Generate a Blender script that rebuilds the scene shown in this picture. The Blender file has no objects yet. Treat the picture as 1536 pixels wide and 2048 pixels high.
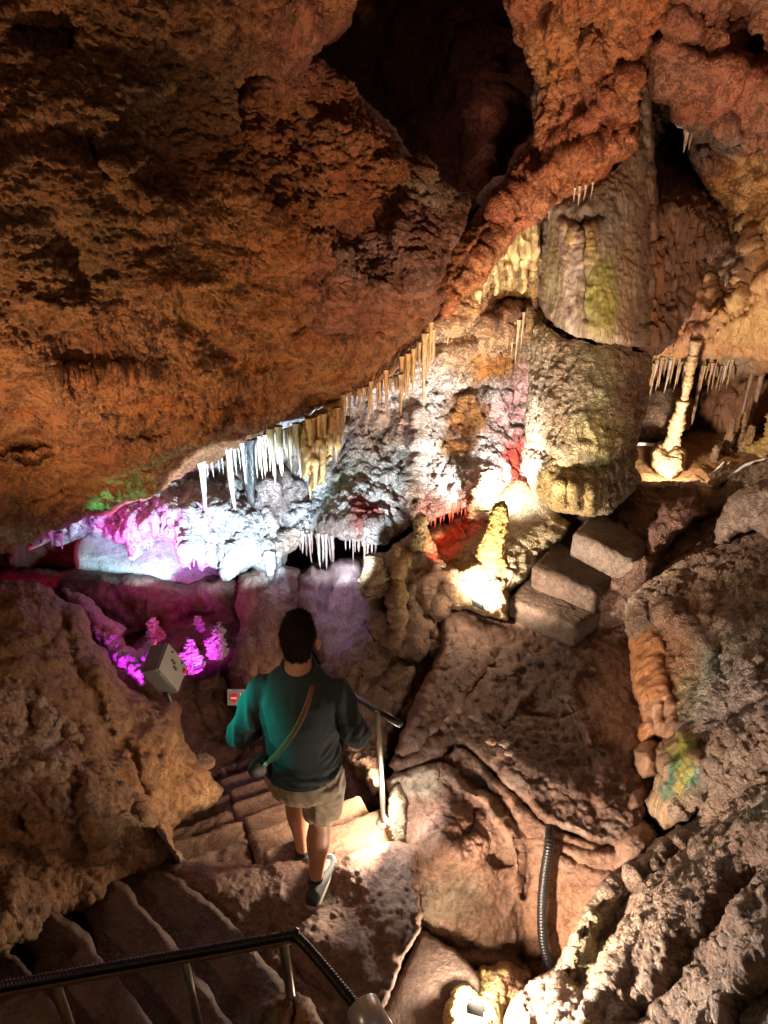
import bpy, bmesh, math, random
import numpy as np
from mathutils import Vector, Matrix

# ------------------------------------------------------------------ camera, world, exposure
scene = bpy.context.scene
F = 1400.0                      # focal length in pixels of a 1536 x 2048 frame
CX, CY = 768.0, 1024.0
TH = math.radians(26)
S, C = math.sin(TH), math.cos(TH)
H = 3.4
cam_d = bpy.data.cameras.new('camera')
cam = bpy.data.objects.new('camera', cam_d)
scene.collection.objects.link(cam)
cam.location = (0, 0, H)
cam.rotation_euler = (math.radians(90) - TH, 0, 0)
cam_d.sensor_fit = 'VERTICAL'
cam_d.sensor_height = 36.0
cam_d.lens = 36.0 * F / 2048.0
cam_d.clip_start = 0.05
cam_d.clip_end = 200
scene.camera = cam

world = bpy.data.worlds.new('World')
scene.world = world
world.use_nodes = True
bgn = world.node_tree.nodes['Background']
bgn.inputs['Color'].default_value = (0.30, 0.16, 0.10, 1)
bgn.inputs['Strength'].default_value = 0.02
scene.view_settings.view_transform = 'Standard'
scene.view_settings.look = 'None'
scene.view_settings.exposure = 0.38
scene.view_settings.gamma = 1.0
scene.cycles.use_denoising = True
scene.cycles.max_bounces = 5
scene.cycles.diffuse_bounces = 3
scene.cycles.sample_clamp_indirect = 4.0
random.seed(5)
PI = math.pi

def W(px, py, d):
    """pixel of the 1536 x 2048 frame at depth d (metres along the view axis) -> world"""
    u = (px - CX) / F; v = (py - CY) / F
    return Vector((u * d, d * (C - v * S), H - d * (S + v * C)))
def DZ(px, py, z):
    v = (py - CY) / F
    return (H - z) / (S + v * C)
def G(px, py, z):
    return W(px, py, DZ(px, py, z))
def DY(px, py, y):
    v = (py - CY) / F
    return y / (C - v * S)
def Wn(px, py, d):
    u = (px - CX) / F; v = (py - CY) / F
    return np.stack([u * d, d * (C - v * S), H - d * (S + v * C)], -1)

# ------------------------------------------------------------------ lights: the cave's own lamps, plus unseen fills added to brighten parts
def lamp(name, loc, target, color, power, cone=100, blend=.6, size=.04):
    l = bpy.data.lights.new(name, 'SPOT')
    l.energy = power; l.color = color; l.spot_size = math.radians(cone); l.spot_blend = blend
    l.shadow_soft_size = size
    o = bpy.data.objects.new(name, l); scene.collection.objects.link(o)
    o.location = loc
    d = (Vector(target) - Vector(loc)).normalized()
    o.rotation_euler = d.to_track_quat('-Z', 'Y').to_euler()
    return o
def point(name, loc, color, power, size=.04):
    l = bpy.data.lights.new(name, 'POINT')
    l.energy = power; l.color = color; l.shadow_soft_size = size
    o = bpy.data.objects.new(name, l); scene.collection.objects.link(o)
    o.location = loc
    return o
WARM = (1.0, .66, .40); WARM2 = (1.0, .82, .62); WHITE = (1.0, .94, .86)
# beside the upper path: warm lamp at the foot of the popcorn flowstone
lamp('lamp_flowstone', W(960, 1200, 5.12), W(1100, 960, 5.9), WARM2, 130, 150, .5, .03)
point('lamp_flowstone_spill', W(962, 1190, 5.2), WARM2, 8)
# stair lamp beside the railing foot
lamp('lamp_stair', G(778, 1632, .12), W(540, 1690, 4.1), (1, .72, .48), 42, 150, .4, .03)
point('lamp_stair_spill', W(790, 1596, 4.0), WHITE, 11, .02)
lamp('fill_stair_low', W(770, 1545, 4.55), W(470, 1600, 5.0), (1, .70, .45), 45, 110, .6, .03)  # added fill brightening the lower treads
# lamp in the hollow at the bottom
lamp('lamp_hollow', W(905, 1985, 3.2), W(1250, 1750, 3.3), (1, .78, .62), 150, 150, .5, .03)
point('lamp_hollow_spill', W(950, 2000, 3.33), WARM2, 36, .02)
lamp('lamp_cylinder', W(766, 2096, 2.12), W(860, 1950, 4.0), (1, .92, .85), 6, 110, .5, .03)
# purple lamp in the pit
lamp('lamp_purple', W(398, 1342, 5.60), W(385, 1275, 5.95), (.80, .03, 1.0), 30, 100)
lamp('lamp_purple_left', W(275, 1375, 5.1), W(215, 1250, 5.7), (.72, .04, 1.0), 34, 80)
lamp('lamp_red_pit', W(330, 1300, 5.7), W(220, 1200, 6.2), (1.0, .02, .12), 4, 130)
# cold white lamps unseen in mid-air, on the far wall
lamp('lamp_wall_white', W(540, 1150, 4.9), W(450, 975, 6.2), (.56, .80, 1.0), 340, 74, .3, .04)
lamp('lamp_wall_white_right', W(700, 1180, 4.9), W(660, 990, 6.2), (.72, .90, 1.0), 260, 64, .4, .04)
lamp('lamp_slab', W(300, 1160, 6.05), W(260, 1010, 6.9), (.42, .82, 1.0), 60, 92, .15, .03)
lamp('lamp_wall_violet', W(330, 1190, 5.2), W(340, 1020, 6.1), (.58, .24, 1.0), 330, 76, .8)
lamp('lamp_wall_magenta', W(60, 1140, 5.3), W(330, 1080, 6.1), (1.0, .04, .50), 40, 80)
lamp('lamp_far_left_red', W(60, 1150, 6.2), W(20, 1100, 7.2), (1.0, .03, .15), 7, 120)
lamp('lamp_violet_drip', W(395, 1200, 5.3), W(400, 1110, 6.0), (.75, .30, 1.0), 60, 36, .8)
lamp('lamp_red_floor', W(420, 1120, 5.6), W(260, 1200, 6.2), (1.0, .05, .04), 13, 100)
lamp('fill_mound_violet', W(670, 1080, 5.3), W(665, 1180, 5.7), (.62, .52, 1.0), 9, 110)  # violet light added for the mounds, no fixture
point('fill_recess', W(900, 180, 5.9), (1, .55, .40), 5)  # faint light added to lift the black recess
lamp('fill_orange_flow', W(1130, 1420, 4.0), W(1310, 1360, 4.6), (1, .62, .38), 14, 70, .8)  # unseen light added to brighten the orange flowstone
lamp('fill_column_warm', W(1040, 1080, 5.0), W(1180, 690, 5.4), (1, .84, .58), 110, 66, .8, .05)  # extra warm light added for the column, no fixture of its own
lamp('fill_wall_warm', W(960, 760, 5.2), W(1000, 560, 5.8), (1, .72, .42), 26, 120, .8, .05)  # small fill added for the upper part of the wall
# strong white lamp left of the column
lamp('lamp_column_white', W(1005, 985, 5.45), W(975, 840, 6.5), WHITE, 190, 130, .6, .04)
lamp('lamp_red_column', W(1015, 985, 5.85), W(1040, 940, 6.2), (1, .03, .01), 100, 70)
lamp('lamp_red_fringe', W(880, 1120, 5.3), W(880, 1030, 5.9), (1, .05, .03), 22, 70)
# green lamps with added fills
lamp('lamp_green_ceiling', W(150, 1105, 5.0), W(290, 995, 5.2), (.0, 1.0, .45), 26, 80)
lamp('lamp_green_left', W(60, 1400, 2.95), W(540, 1430, 3.1), (.0, 1.0, .70), 42, 30, 1.)
lamp('fill_green_sleeve', W(250, 1300, 2.7), W(500, 1420, 3.05), (.0, 1.0, .70), 20, 30, 1.)  # local light added to tint the sleeve green
lamp('fill_teal_right', W(1150, 1450, 3.9), W(1385, 1560, 3.6), (.1, .9, 1.0), 18, 14)  # separate spot added to repeat the green beam on the right wall
# right alcove
lamp('lamp_alcove', W(1328, 940, 6.35), W(1420, 740, 7.4), WARM2, 120, 165, .5, .03)
# unseen warm lamps below and beside the viewer, with added fills
lamp('lamp_hall_left', W(-100, 1250, 3.0), W(500, 500, 3.6), (1.0, .66, .36), 105, 130, .8, .05)
lamp('fill_ceiling_low', W(100, 1260, 3.9), W(330, 800, 4.6), (1.0, .66, .32), 36, 110, .8, .05)  # added to brighten the low band of the ceiling
lamp('fill_ceiling', (-.4, .9, 1.9), W(350, 330, 2.9), (1.0, .60, .30), 22, 130, .9, .15)  # fill added near the viewer for the ceiling
lamp('lamp_hall_right', W(1500, 1350, 3.0), W(1100, 150, 4.6), (1.0, .62, .36), 430, 95, .8, .08)
lamp('fill_behind', (1.2, -.6, 3.9), (.0, 4., .6), (1.0, .66, .46), 34, 140, .8, .1)  # general fill added behind the viewer
lamp('lamp_hall_low_left', (-2.4, .9, 2.6), W(200, 1650, 3.5), (1.0, .62, .36), 30, 120, .8, .06)


# ------------------------------------------------------------------ numpy noise
_rng = np.random.RandomState(11)
_perm = _rng.permutation(4096)
_perm = np.concatenate([_perm, _perm])
_grad = _rng.normal(size=(4096, 3)); _grad /= np.linalg.norm(_grad, axis=1)[:, None]
_cell = _rng.rand(4096, 3)
def _h(ix, iy, iz):
    return _perm[_perm[_perm[ix & 4095] + (iy & 4095)] + (iz & 4095)]
def pn(P):
    I = np.floor(P).astype(np.int64); f = P - I
    u = f * f * f * (f * (f * 6 - 15) + 10)
    r = 0
    for dx in (0, 1):
        wx = u[:, 0] if dx else 1 - u[:, 0]
        for dy in (0, 1):
            wy = u[:, 1] if dy else 1 - u[:, 1]
            for dz in (0, 1):
                wz = u[:, 2] if dz else 1 - u[:, 2]
                g = _grad[_h(I[:, 0] + dx, I[:, 1] + dy, I[:, 2] + dz)]
                r = r + wx * wy * wz * (g[:, 0] * (f[:, 0] - dx) + g[:, 1] * (f[:, 1] - dy) + g[:, 2] * (f[:, 2] - dz))
    return r * 1.5
def fbm(P, freq=1., oct=4, gain=.5, ridge=False, off=0.):
    a = 1.; t = 0; n = 0
    Q = P * freq + off
    for k in range(oct):
        v = pn(Q)
        if ridge: v = 1 - 2 * np.abs(v)
        t = t + a * v; n += a; a *= gain; Q = Q * 2.03 + 17.3
    return t / n
def worley(P):
    I = np.floor(P).astype(np.int64); f = P - I
    f1 = np.full(len(P), 9.); f2 = np.full(len(P), 9.)
    for dx in (-1, 0, 1):
        for dy in (-1, 0, 1):
            for dz in (-1, 0, 1):
                c = _cell[_h(I[:, 0] + dx, I[:, 1] + dy, I[:, 2] + dz)]
                d = (c[:, 0] + dx - f[:, 0]) ** 2 + (c[:, 1] + dy - f[:, 1]) ** 2 + (c[:, 2] + dz - f[:, 2]) ** 2
                f2 = np.minimum(f2, np.maximum(d, f1)); f1 = np.minimum(f1, d)
    return np.sqrt(f1), np.sqrt(f2)

# ------------------------------------------------------------------ materials
def new_mat(name):
    m = bpy.data.materials.new(name); m.use_nodes = True
    nt = m.node_tree
    return m, nt, nt.nodes['Principled BSDF']
def rock_mat(name, tint=(.7, .5, .4), dark=.45, bump=.5, scale=1., rough=.75, stretch=(1, 1, 1), sat_noise=.6, spec=.35, pits=.5, cracks=.7):
    m, nt, b = new_mat(name)
    N, L = nt.nodes, nt.links
    geo = N.new('ShaderNodeNewGeometry')
    mp = N.new('ShaderNodeMapping'); mp.vector_type = 'POINT'
    mp.inputs['Scale'].default_value = stretch
    L.new(geo.outputs['Position'], mp.inputs['Vector'])
    at = N.new('ShaderNodeVertexColor'); at.layer_name = 'Col'
    def noise(sc, det=6, ro=.6, dist=0.):
        n = N.new('ShaderNodeTexNoise'); n.inputs['Scale'].default_value = sc * scale
        n.inputs['Detail'].default_value = det; n.inputs['Roughness'].default_value = ro
        n.inputs['Distortion'].default_value = dist
        L.new(mp.outputs[0], n.inputs['Vector']); return n
    def mrange(src, a, b_, c, d):
        r = N.new('ShaderNodeMapRange'); L.new(src, r.inputs[0])
        for i, v in zip((1, 2, 3, 4), (a, b_, c, d)): r.inputs[i].default_value = v
        return r.outputs[0]
    n1 = noise(3.5, 8, .65, .3)
    n2 = noise(14, 8, .7, .2)
    n3 = noise(60, 6, .7)
    # tint patches
    mx = N.new('ShaderNodeMix'); mx.data_type = 'RGBA'; mx.blend_type = 'MULTIPLY'
    L.new(mrange(n1.outputs[0], .42, .66, 0, sat_noise), mx.inputs['Factor'])
    L.new(at.outputs['Color'], mx.inputs['A']); mx.inputs['B'].default_value = (*tint, 1)
    # dark grime patches
    mx2 = N.new('ShaderNodeMix'); mx2.data_type = 'RGBA'; mx2.blend_type = 'MULTIPLY'
    L.new(mrange(n2.outputs[0], .50, .70, 0, .85), mx2.inputs['Factor'])
    L.new(mx.outputs['Result'], mx2.inputs['A']); mx2.inputs['B'].default_value = (dark, dark * .92, dark * .88, 1)
    mx3 = N.new('ShaderNodeMix'); mx3.data_type = 'RGBA'; mx3.blend_type = 'MULTIPLY'
    L.new(mrange(n3.outputs[0], .35, .65, 1, 0), mx3.inputs['Factor'])
    L.new(mx2.outputs['Result'], mx3.inputs['A']); mx3.inputs['B'].default_value = (.62, .58, .56, 1)
    ncr = noise(5, 9, .72, .8)
    ab = N.new('ShaderNodeMath'); ab.operation = 'SUBTRACT'; ab.inputs[1].default_value = .5; L.new(ncr.outputs[0], ab.inputs[0])
    ab2 = N.new('ShaderNodeMath'); ab2.operation = 'ABSOLUTE'; L.new(ab.outputs[0], ab2.inputs[0])
    mx4 = N.new('ShaderNodeMix'); mx4.data_type = 'RGBA'; mx4.blend_type = 'MULTIPLY'
    L.new(mrange(ab2.outputs[0], .0, .022, cracks, 0), mx4.inputs['Factor'])
    L.new(mx3.outputs['Result'], mx4.inputs['A']); mx4.inputs['B'].default_value = (.22, .19, .18, 1)
    nsp = noise(38, 4, .6)
    mx5 = N.new('ShaderNodeMix'); mx5.data_type = 'RGBA'; mx5.blend_type = 'SCREEN'
    L.new(mrange(nsp.outputs[0], .60, .72, 0, .28), mx5.inputs['Factor'])
    L.new(mx4.outputs['Result'], mx5.inputs['A']); L.new(at.outputs['Color'], mx5.inputs['B'])
    L.new(mx5.outputs['Result'], b.inputs['Base Color'])
    # bump
    vo = N.new('ShaderNodeTexVoronoi'); vo.inputs['Scale'].default_value = 45 * scale
    L.new(mp.outputs[0], vo.inputs['Vector'])
    nb = noise(110, 5, .65)
    a1 = N.new('ShaderNodeMath'); a1.operation = 'MULTIPLY'; a1.inputs[1].default_value = pits
    L.new(vo.outputs['Distance'], a1.inputs[0])
    a2 = N.new('ShaderNodeMath'); a2.operation = 'MULTIPLY_ADD'; a2.inputs[1].default_value = 1.2
    L.new(n3.outputs[0], a2.inputs[0]); L.new(a1.outputs[0], a2.inputs[2])
    a3 = N.new('ShaderNodeMath'); a3.operation = 'MULTIPLY_ADD'; a3.inputs[1].default_value = .5
    L.new(nb.outputs[0], a3.inputs[0]); L.new(a2.outputs[0], a3.inputs[2])
    a4 = N.new('ShaderNodeMath'); a4.operation = 'MULTIPLY_ADD'; a4.inputs[1].default_value = 2.6
    L.new(n2.outputs[0], a4.inputs[0]); L.new(a3.outputs[0], a4.inputs[2])
    bp = N.new('ShaderNodeBump'); bp.inputs['Strength'].default_value = bump
    bp.inputs['Distance'].default_value = .03
    a5 = N.new('ShaderNodeMath'); a5.operation = 'MULTIPLY_ADD'; a5.inputs[1].default_value = 1.0
    L.new(mrange(ab2.outputs[0], .0, .03, 0, 1), a5.inputs[0]); L.new(a4.outputs[0], a5.inputs[2])
    L.new(a5.outputs[0], bp.inputs['Height']); L.new(bp.outputs[0], b.inputs['Normal'])
    L.new(mrange(n2.outputs[0], .3, .7, rough - .2, rough + .15), b.inputs['Roughness'])
    b.inputs['Specular IOR Level'].default_value = spec
    return m
def flat_mat(name, col, rough=.5, metal=0., nscale=40, namt=.25, bump=.15, emit=None, estr=0):
    m, nt, b = new_mat(name)
    N, L = nt.nodes, nt.links
    tc = N.new('ShaderNodeTexCoord')
    n = N.new('ShaderNodeTexNoise'); n.inputs['Scale'].default_value = nscale; n.inputs['Detail'].default_value = 6
    L.new(tc.outputs['Object'], n.inputs['Vector'])
    mx = N.new('ShaderNodeMix'); mx.data_type = 'RGBA'
    L.new(n.outputs[0], mx.inputs['Factor'])
    mx.inputs['A'].default_value = (*[c * (1 - namt) for c in col], 1)
    mx.inputs['B'].default_value = (*[min(1, c * (1 + namt)) for c in col], 1)
    L.new(mx.outputs['Result'], b.inputs['Base Color'])
    b.inputs['Roughness'].default_value = rough; b.inputs['Metallic'].default_value = metal
    bp = N.new('ShaderNodeBump'); bp.inputs['Strength'].default_value = bump; bp.inputs['Distance'].default_value = .004
    L.new(n.outputs[0], bp.inputs['Height']); L.new(bp.outputs[0], b.inputs['Normal'])
    if emit:
        b.inputs['Emission Color'].default_value = (*emit, 1); b.inputs['Emission Strength'].default_value = estr
    return m

M_ROCK = rock_mat('rock_red_brown', (.95, .55, .34), .50, .75, 1., .8, pits=.9)
M_TAN = rock_mat('rock_tan', (.85, .66, .52), .5, .6, 1., .7)
M_FLOW = rock_mat('flowstone_pale', (.85, .66, .50), .5, .55, 1.1, .5, stretch=(1, 1, .22), spec=.5, cracks=.3)
M_WHITE = rock_mat('calcite_white', (.86, .74, .68), .30, .9, 1.2, .55, spec=.5, pits=.8)
M_FLOOR = rock_mat('trodden_floor', (.8, .68, .6), .6, .45, .9, .6, spec=.45)
M_POP = rock_mat('cave_popcorn', (.8, .68, .56), .55, .7, 1.3, .65, pits=1.2)

# ------------------------------------------------------------------ object helpers
COL = scene.collection
def tag(o, label=None, cat=None, group=None, kind=None):
    if label: o['label'] = label
    if cat: o['category'] = cat
    if group: o['group'] = group
    if kind: o['kind'] = kind
    return o
def empty(name, loc, label, cat, group=None):
    o = bpy.data.objects.new(name, None); COL.objects.link(o); o.location = loc
    o.empty_display_size = .1
    return tag(o, label, cat, group)
def mesh_obj(name, V, faces, mat, parent=None, smooth=True, colors=None):
    me = bpy.data.meshes.new(name)
    V = np.asarray(V, dtype=np.float64)
    if parent is not None: V = V - np.array(parent.location)
    if isinstance(faces, np.ndarray):
        nf, k = faces.shape
        me.vertices.add(len(V)); me.vertices.foreach_set('co', V.ravel())
        me.loops.add(nf * k); me.loops.foreach_set('vertex_index', faces.ravel().astype(np.int32))
        me.polygons.add(nf); me.polygons.foreach_set('loop_start', np.arange(0, nf * k, k, dtype=np.int32))
        me.update(calc_edges=True)
    else:
        me.from_pydata([tuple(v) for v in V], [], faces)
    me.polygons.foreach_set('use_smooth', np.full(len(me.polygons), smooth))
    if colors is not None:
        a = me.color_attributes.new('Col', 'FLOAT_COLOR', 'POINT')
        cc = np.ones((len(V), 4)); cc[:, :3] = colors
        a.data.foreach_set('color', cc.ravel().astype(np.float32))
    me.materials.append(mat)
    me.validate()
    o = bpy.data.objects.new(name, me); COL.objects.link(o)
    if parent is not None: o.parent = parent
    return o

def frac_outline(pts, amp, seed, it=4):
    """irregular outline: fractal midpoint displacement of a polygon"""
    r = np.random.RandomState(seed)
    p = np.array(pts, float)
    a = amp
    for k in range(it):
        q = np.roll(p, -1, 0); m = (p + q) / 2; d = q - p
        L = np.hypot(d[:, 0], d[:, 1])[:, None] + 1e-6
        n = np.stack([-d[:, 1], d[:, 0]], 1) / L
        m = m + n * r.uniform(-1, 1, (len(p), 1)) * np.minimum(L * .16, a)
        out = np.empty((len(p) * 2, 2)); out[0::2] = p; out[1::2] = m
        p = out; a *= .6
    return p
def seg_dist(X, Y, poly, closed=True):
    """distance and nearest point to a polyline, chunked"""
    n = len(X); best = np.full(n, 1e18); bx = np.zeros(n); by = np.zeros(n)
    A = poly if closed else poly[:-1]
    B = np.roll(poly, -1, 0) if closed else poly[1:]
    for (ax, ay), (bx_, by_) in zip(A, B):
        dx, dy = bx_ - ax, by_ - ay
        L = dx * dx + dy * dy + 1e-9
        t = np.clip(((X - ax) * dx + (Y - ay) * dy) / L, 0, 1)
        qx = ax + t * dx; qy = ay + t * dy
        d = (X - qx) ** 2 + (Y - qy) ** 2
        m = d < best
        best[m] = d[m]; bx[m] = qx[m]; by[m] = qy[m]
    return np.sqrt(best), bx, by
def inside(X, Y, poly):
    r = np.zeros(len(X), bool)
    A = poly; B = np.roll(poly, -1, 0)
    for (ax, ay), (bx, by) in zip(A, B):
        if ay == by: continue
        c = ((ay > Y) != (by > Y)) & (X < (bx - ax) * (Y - ay) / (by - ay) + ax)
        r ^= c
    return r
def tps(ctrl):
    P = np.array([[c[0], c[1]] for c in ctrl], float) / 500.; z = np.log(np.array([c[2] for c in ctrl], float))
    n = len(P)
    r = np.linalg.norm(P[:, None] - P[None], axis=2)
    K = np.where(r > 0, r * r * np.log(r + 1e-12), 0) + np.eye(n) * .002
    A = np.zeros((n + 3, n + 3)); A[:n, :n] = K; A[:n, n] = 1; A[:n, n + 1:] = P; A[n:, :n] = A[:n, n:].T
    w = np.linalg.lstsq(A, np.concatenate([z, [0, 0, 0]]), rcond=1e-6)[0]
    lo, hi = z.min() - .12, z.max() + .12
    def f(X, Y):
        Q = np.stack([X, Y], 1) / 500.
        o = w[n] + Q @ w[n + 1:]
        for k in range(n):
            rr = np.sum((Q - P[k]) ** 2, 1)
            o = o + w[k] * .5 * rr * np.log(rr + 1e-12)
        return np.exp(np.clip(o, lo, hi))
    return f

def mass(name, outline, ctrl, mat, base=(.4, .3, .22), zones=(), feats=(), roll=.35, rpx=70, step=4, amp=(.10, .05, .02, .008),
         rough=8, seed=1, back=.8, rib=0., ribfreq=7., pop=0., popfreq=14., popstretch=(1, 1, 1), label=None, cat=None, kind='structure',
         group=None, parent=None, ridge=.5, colvar=.25, rollpow=1., bands=0., bandfreq=10., hard=(), streak=1., aniso=(1, 1, 1), ribz=.10):
    poly = frac_outline(outline, rough, seed)
    x0, y0 = poly.min(0) - step * 1.5; x1, y1 = poly.max(0) + step * 1.5
    nx = int((x1 - x0) / step) + 1; ny = int((y1 - y0) / step) + 1
    gx, gy = np.meshgrid(x0 + np.arange(nx) * step, y0 + np.arange(ny) * step)
    X = gx.ravel(); Y = gy.ravel()
    ins = inside(X, Y, poly)
    d, qx, qy = seg_dist(X, Y, poly)
    I = ins.reshape(ny, nx)
    cell = I[:-1, :-1] | I[1:, :-1] | I[:-1, 1:] | I[1:, 1:]
    idx = np.arange(nx * ny).reshape(ny, nx)
    q = np.stack([idx[:-1, :-1][cell], idx[1:, :-1][cell], idx[1:, 1:][cell], idx[:-1, 1:][cell]], 1)
    used = np.zeros(nx * ny, bool); used[q.ravel()] = True
    out = used & ~ins
    X = np.where(out, qx, X); Y = np.where(out, qy, Y); e = np.where(ins, d, 0)
    X = X[used]; Y = Y[used]; e = e[used]
    remap = -np.ones(nx * ny, int); remap[used] = np.arange(used.sum()); q = remap[q]
    c2 = [(c[0], c[1], c[2]) for c in ctrl]
    D = tps(c2)(X, Y)
    er = e
    if len(hard):
        mid = (poly + np.roll(poly, -1, 0)) / 2
        keep = np.ones(len(poly), bool)
        for hp_ in hard:
            hd, _, _ = seg_dist(mid[:, 0].copy(), mid[:, 1].copy(), np.array(hp_, float), closed=False)
            keep &= hd > 14
        er = np.full(len(X), 1e9)
        for k_ in np.where(keep)[0]:
            a_, b_ = poly[k_], poly[(k_ + 1) % len(poly)]
            dv_ = b_ - a_; L_ = dv_ @ dv_ + 1e-9
            tt = np.clip(((X - a_[0]) * dv_[0] + (Y - a_[1]) * dv_[1]) / L_, 0, 1)
            er = np.minimum(er, np.hypot(X - a_[0] - tt * dv_[0], Y - a_[1] - tt * dv_[1]))
    t = np.clip(er / rpx, 0, 1)
    D = D + roll * (1 - np.sqrt(np.clip(1 - (1 - t) ** 2, 0, 1))) ** rollpow
    wob = fbm(np.stack([X / 60., Y / 60., np.full_like(X, seed * 1.7)], 1), 1, 3) * 14
    wob2 = fbm(np.stack([X / 60., Y / 60., np.full_like(X, seed * 1.7 + 9)], 1), 1, 3) * 14
    for pts, wd, am in feats:
        fd, _, _ = seg_dist(X + wob, Y + wob2, np.array(pts, float), closed=False)
        D = D - am * np.exp(-(fd / wd) ** 2)
    P = Wn(X, Y, D)
    # normals from faces
    def normals(P):
        n = np.cross(P[q[:, 2]] - P[q[:, 0]], P[q[:, 3]] - P[q[:, 1]])
        N = np.zeros_like(P)
        for k in range(4):
            for a in range(3): N[:, a] += np.bincount(q[:, k], n[:, a], minlength=len(P))
        l = np.linalg.norm(N, axis=1)[:, None]; return N / np.maximum(l, 1e-9)
    N = normals(P)
    v = P - np.array([0, 0, H]); v /= np.linalg.norm(v, axis=1)[:, None]
    if np.mean(np.sum(N * v, 1)) > 0:
        q = q[:, ::-1]; N = -N
    fade = np.clip(e / 22., .15, 1)
    o = seed * 3.1
    an = np.array(aniso, float)
    disp = amp[0] * fbm(P, 1.6, 2, off=o) + amp[1] * fbm(P * an, 4.5, 3, off=o + 5)
    rdg = fbm(P * an, 7, 4, .55, ridge=True, off=o)
    disp = disp + amp[2] * (ridge * rdg * 1.3 + (1 - ridge) * fbm(P * an, 13, 3, off=o + 2))
    P = P + N * (disp * fade)[:, None]
    N = normals(P)
    disp = amp[3] * (fbm(P * an, 30, 3, .65, off=o) * 1.2 + .7 * fbm(P * an, 52, 2, .6, ridge=True, off=o + 1))
    if rib:
        Q = P * np.array([ribfreq, ribfreq, ribfreq * ribz]) + (fbm(P, 2.5, 2, off=o) * .35)[:, None]
        disp = disp + rib * (1 - 2 * np.abs(pn(Q))) + rib * .4 * (1 - 2 * np.abs(pn(Q * 2.3 + 7)))
    if bands:
        Q = P * np.array([bandfreq * .2, bandfreq * .2, bandfreq]) + (fbm(P, 3, 3, off=o) * .8)[:, None]
        disp = disp + bands * (1 - 2 * np.abs(pn(Q)))
    if pop:
        Q = P * popfreq * np.array(popstretch) + fbm(P, 6, 2, off=o)[:, None] * .6
        f1, f2 = worley(Q)
        m = .15 + .85 * np.clip(fbm(P, 2.2, 2, off=o + 4) * 2.4 + .6, 0, 1)
        disp = disp + pop * (.6 - f1) * m * 1.6
        f1b, _ = worley(Q * 2.1 + 3); disp = disp + pop * .4 * (.6 - f1b) * m
    P = P + N * (disp * np.clip(e / 10., .3, 1))[:, None]
    # colours: the rock's own tints
    cc = np.tile(np.array(base, float), (len(P), 1))
    w1 = fbm(np.stack([X / 50., Y / 50. / streak, np.full_like(X, seed + .5)], 1), 1, 6, .72)
    w2 = fbm(np.stack([X / 50., Y / 50. / streak, np.full_like(X, seed + 7.5)], 1), 1, 6, .72)
    for zx, zy, rx, ry, col, st in zones:
        g = np.sqrt(((X + w1 * 45 - zx) / rx) ** 2 + ((Y + w2 * 45 - zy) / ry) ** 2)
        g = np.clip((1.3 - g) / .8, 0, 1); g = (g * g * (3 - 2 * g) * st)[:, None]
        cc = cc * (1 - g) + np.array(col, float) * g
    k = 1 + colvar * fbm(P, 5, 4, .6, off=o + 1)
    cc = np.clip(cc * k[:, None], .004, .9)
    # thickness: skirt going back from the rim
    ed = np.concatenate([q[:, [0, 1]], q[:, [1, 2]], q[:, [2, 3]], q[:, [3, 0]]])
    key = np.sort(ed, 1); kk = key[:, 0].astype(np.int64) * (len(P) + 1) + key[:, 1]
    u, inv, cnt = np.unique(kk, return_inverse=True, return_counts=True)
    be = ed[cnt[inv] == 1]
    bv = np.unique(be); mp_ = -np.ones(len(P), int); mp_[bv] = np.arange(len(bv))
    cen = P.mean(0); allP = [P]; allC = [cc]; F4 = [q]; prev = bv; base_n = len(P)
    for r_, (bk, sh) in enumerate(((.35, .02), (1., .12))):
        Pb = P[bv]; dirv = Pb - np.array([0, 0, H]); dirv /= np.linalg.norm(dirv, axis=1)[:, None]
        nb = Pb + dirv * back * bk; nb = nb + (cen + dirv * back * bk - nb) * sh
        nb = nb + fbm(nb, 3, 2)[:, None] * .05
        allP.append(nb); allC.append(cc[bv])
        cur = base_n + np.arange(len(bv)); base_n += len(bv)
        pm = (lambda a, pr=prev: pr[mp_[a]])
        F4.append(np.stack([pm(be[:, 1]), pm(be[:, 0]), cur[mp_[be[:, 0]]], cur[mp_[be[:, 1]]]], 1))
        prev = cur
    P = np.concatenate(allP); cc = np.concatenate(allC); q = np.concatenate(F4)
    ob = mesh_obj(name, P, q, mat, parent, True, cc)
    if parent is None: tag(ob, label, cat, group, kind)
    return ob

def tube(pts, radii, seg=10, cap=True):
    """swept tube through pts -> (verts, faces)"""
    pts = [Vector(p) for p in pts]; V = []; Fc = []
    n = len(pts); up = None
    for i, p in enumerate(pts):
        t = (pts[min(i + 1, n - 1)] - pts[max(i - 1, 0)]).normalized()
        if up is None:
            up = t.orthogonal().normalized()
        up = (up - t * up.dot(t)).normalized(); s = t.cross(up)
        r = radii[i] if hasattr(radii, '__len__') else radii
        for k in range(seg):
            a = 2 * PI * k / seg
            V.append(p + (up * math.cos(a) + s * math.sin(a)) * r)
    for i in range(n - 1):
        for k in range(seg):
            Fc.append((i * seg + k, i * seg + (k + 1) % seg, (i + 1) * seg + (k + 1) % seg, (i + 1) * seg + k))
    if cap:
        Fc.append(tuple(range(seg))[::-1]); Fc.append(tuple((n - 1) * seg + k for k in range(seg)))
    return V, Fc
def box(c, half, rot=None):
    V = []
    for x in (-1, 1):
        for y in (-1, 1):
            for z in (-1, 1):
                v = Vector((x * half[0], y * half[1], z * half[2]))
                if rot is not None: v = rot @ v
                V.append(Vector(c) + v)
    Fc = [(0, 1, 3, 2), (4, 6, 7, 5), (0, 4, 5, 1), (2, 3, 7, 6), (0, 2, 6, 4), (1, 5, 7, 3)]
    return V, Fc
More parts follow.
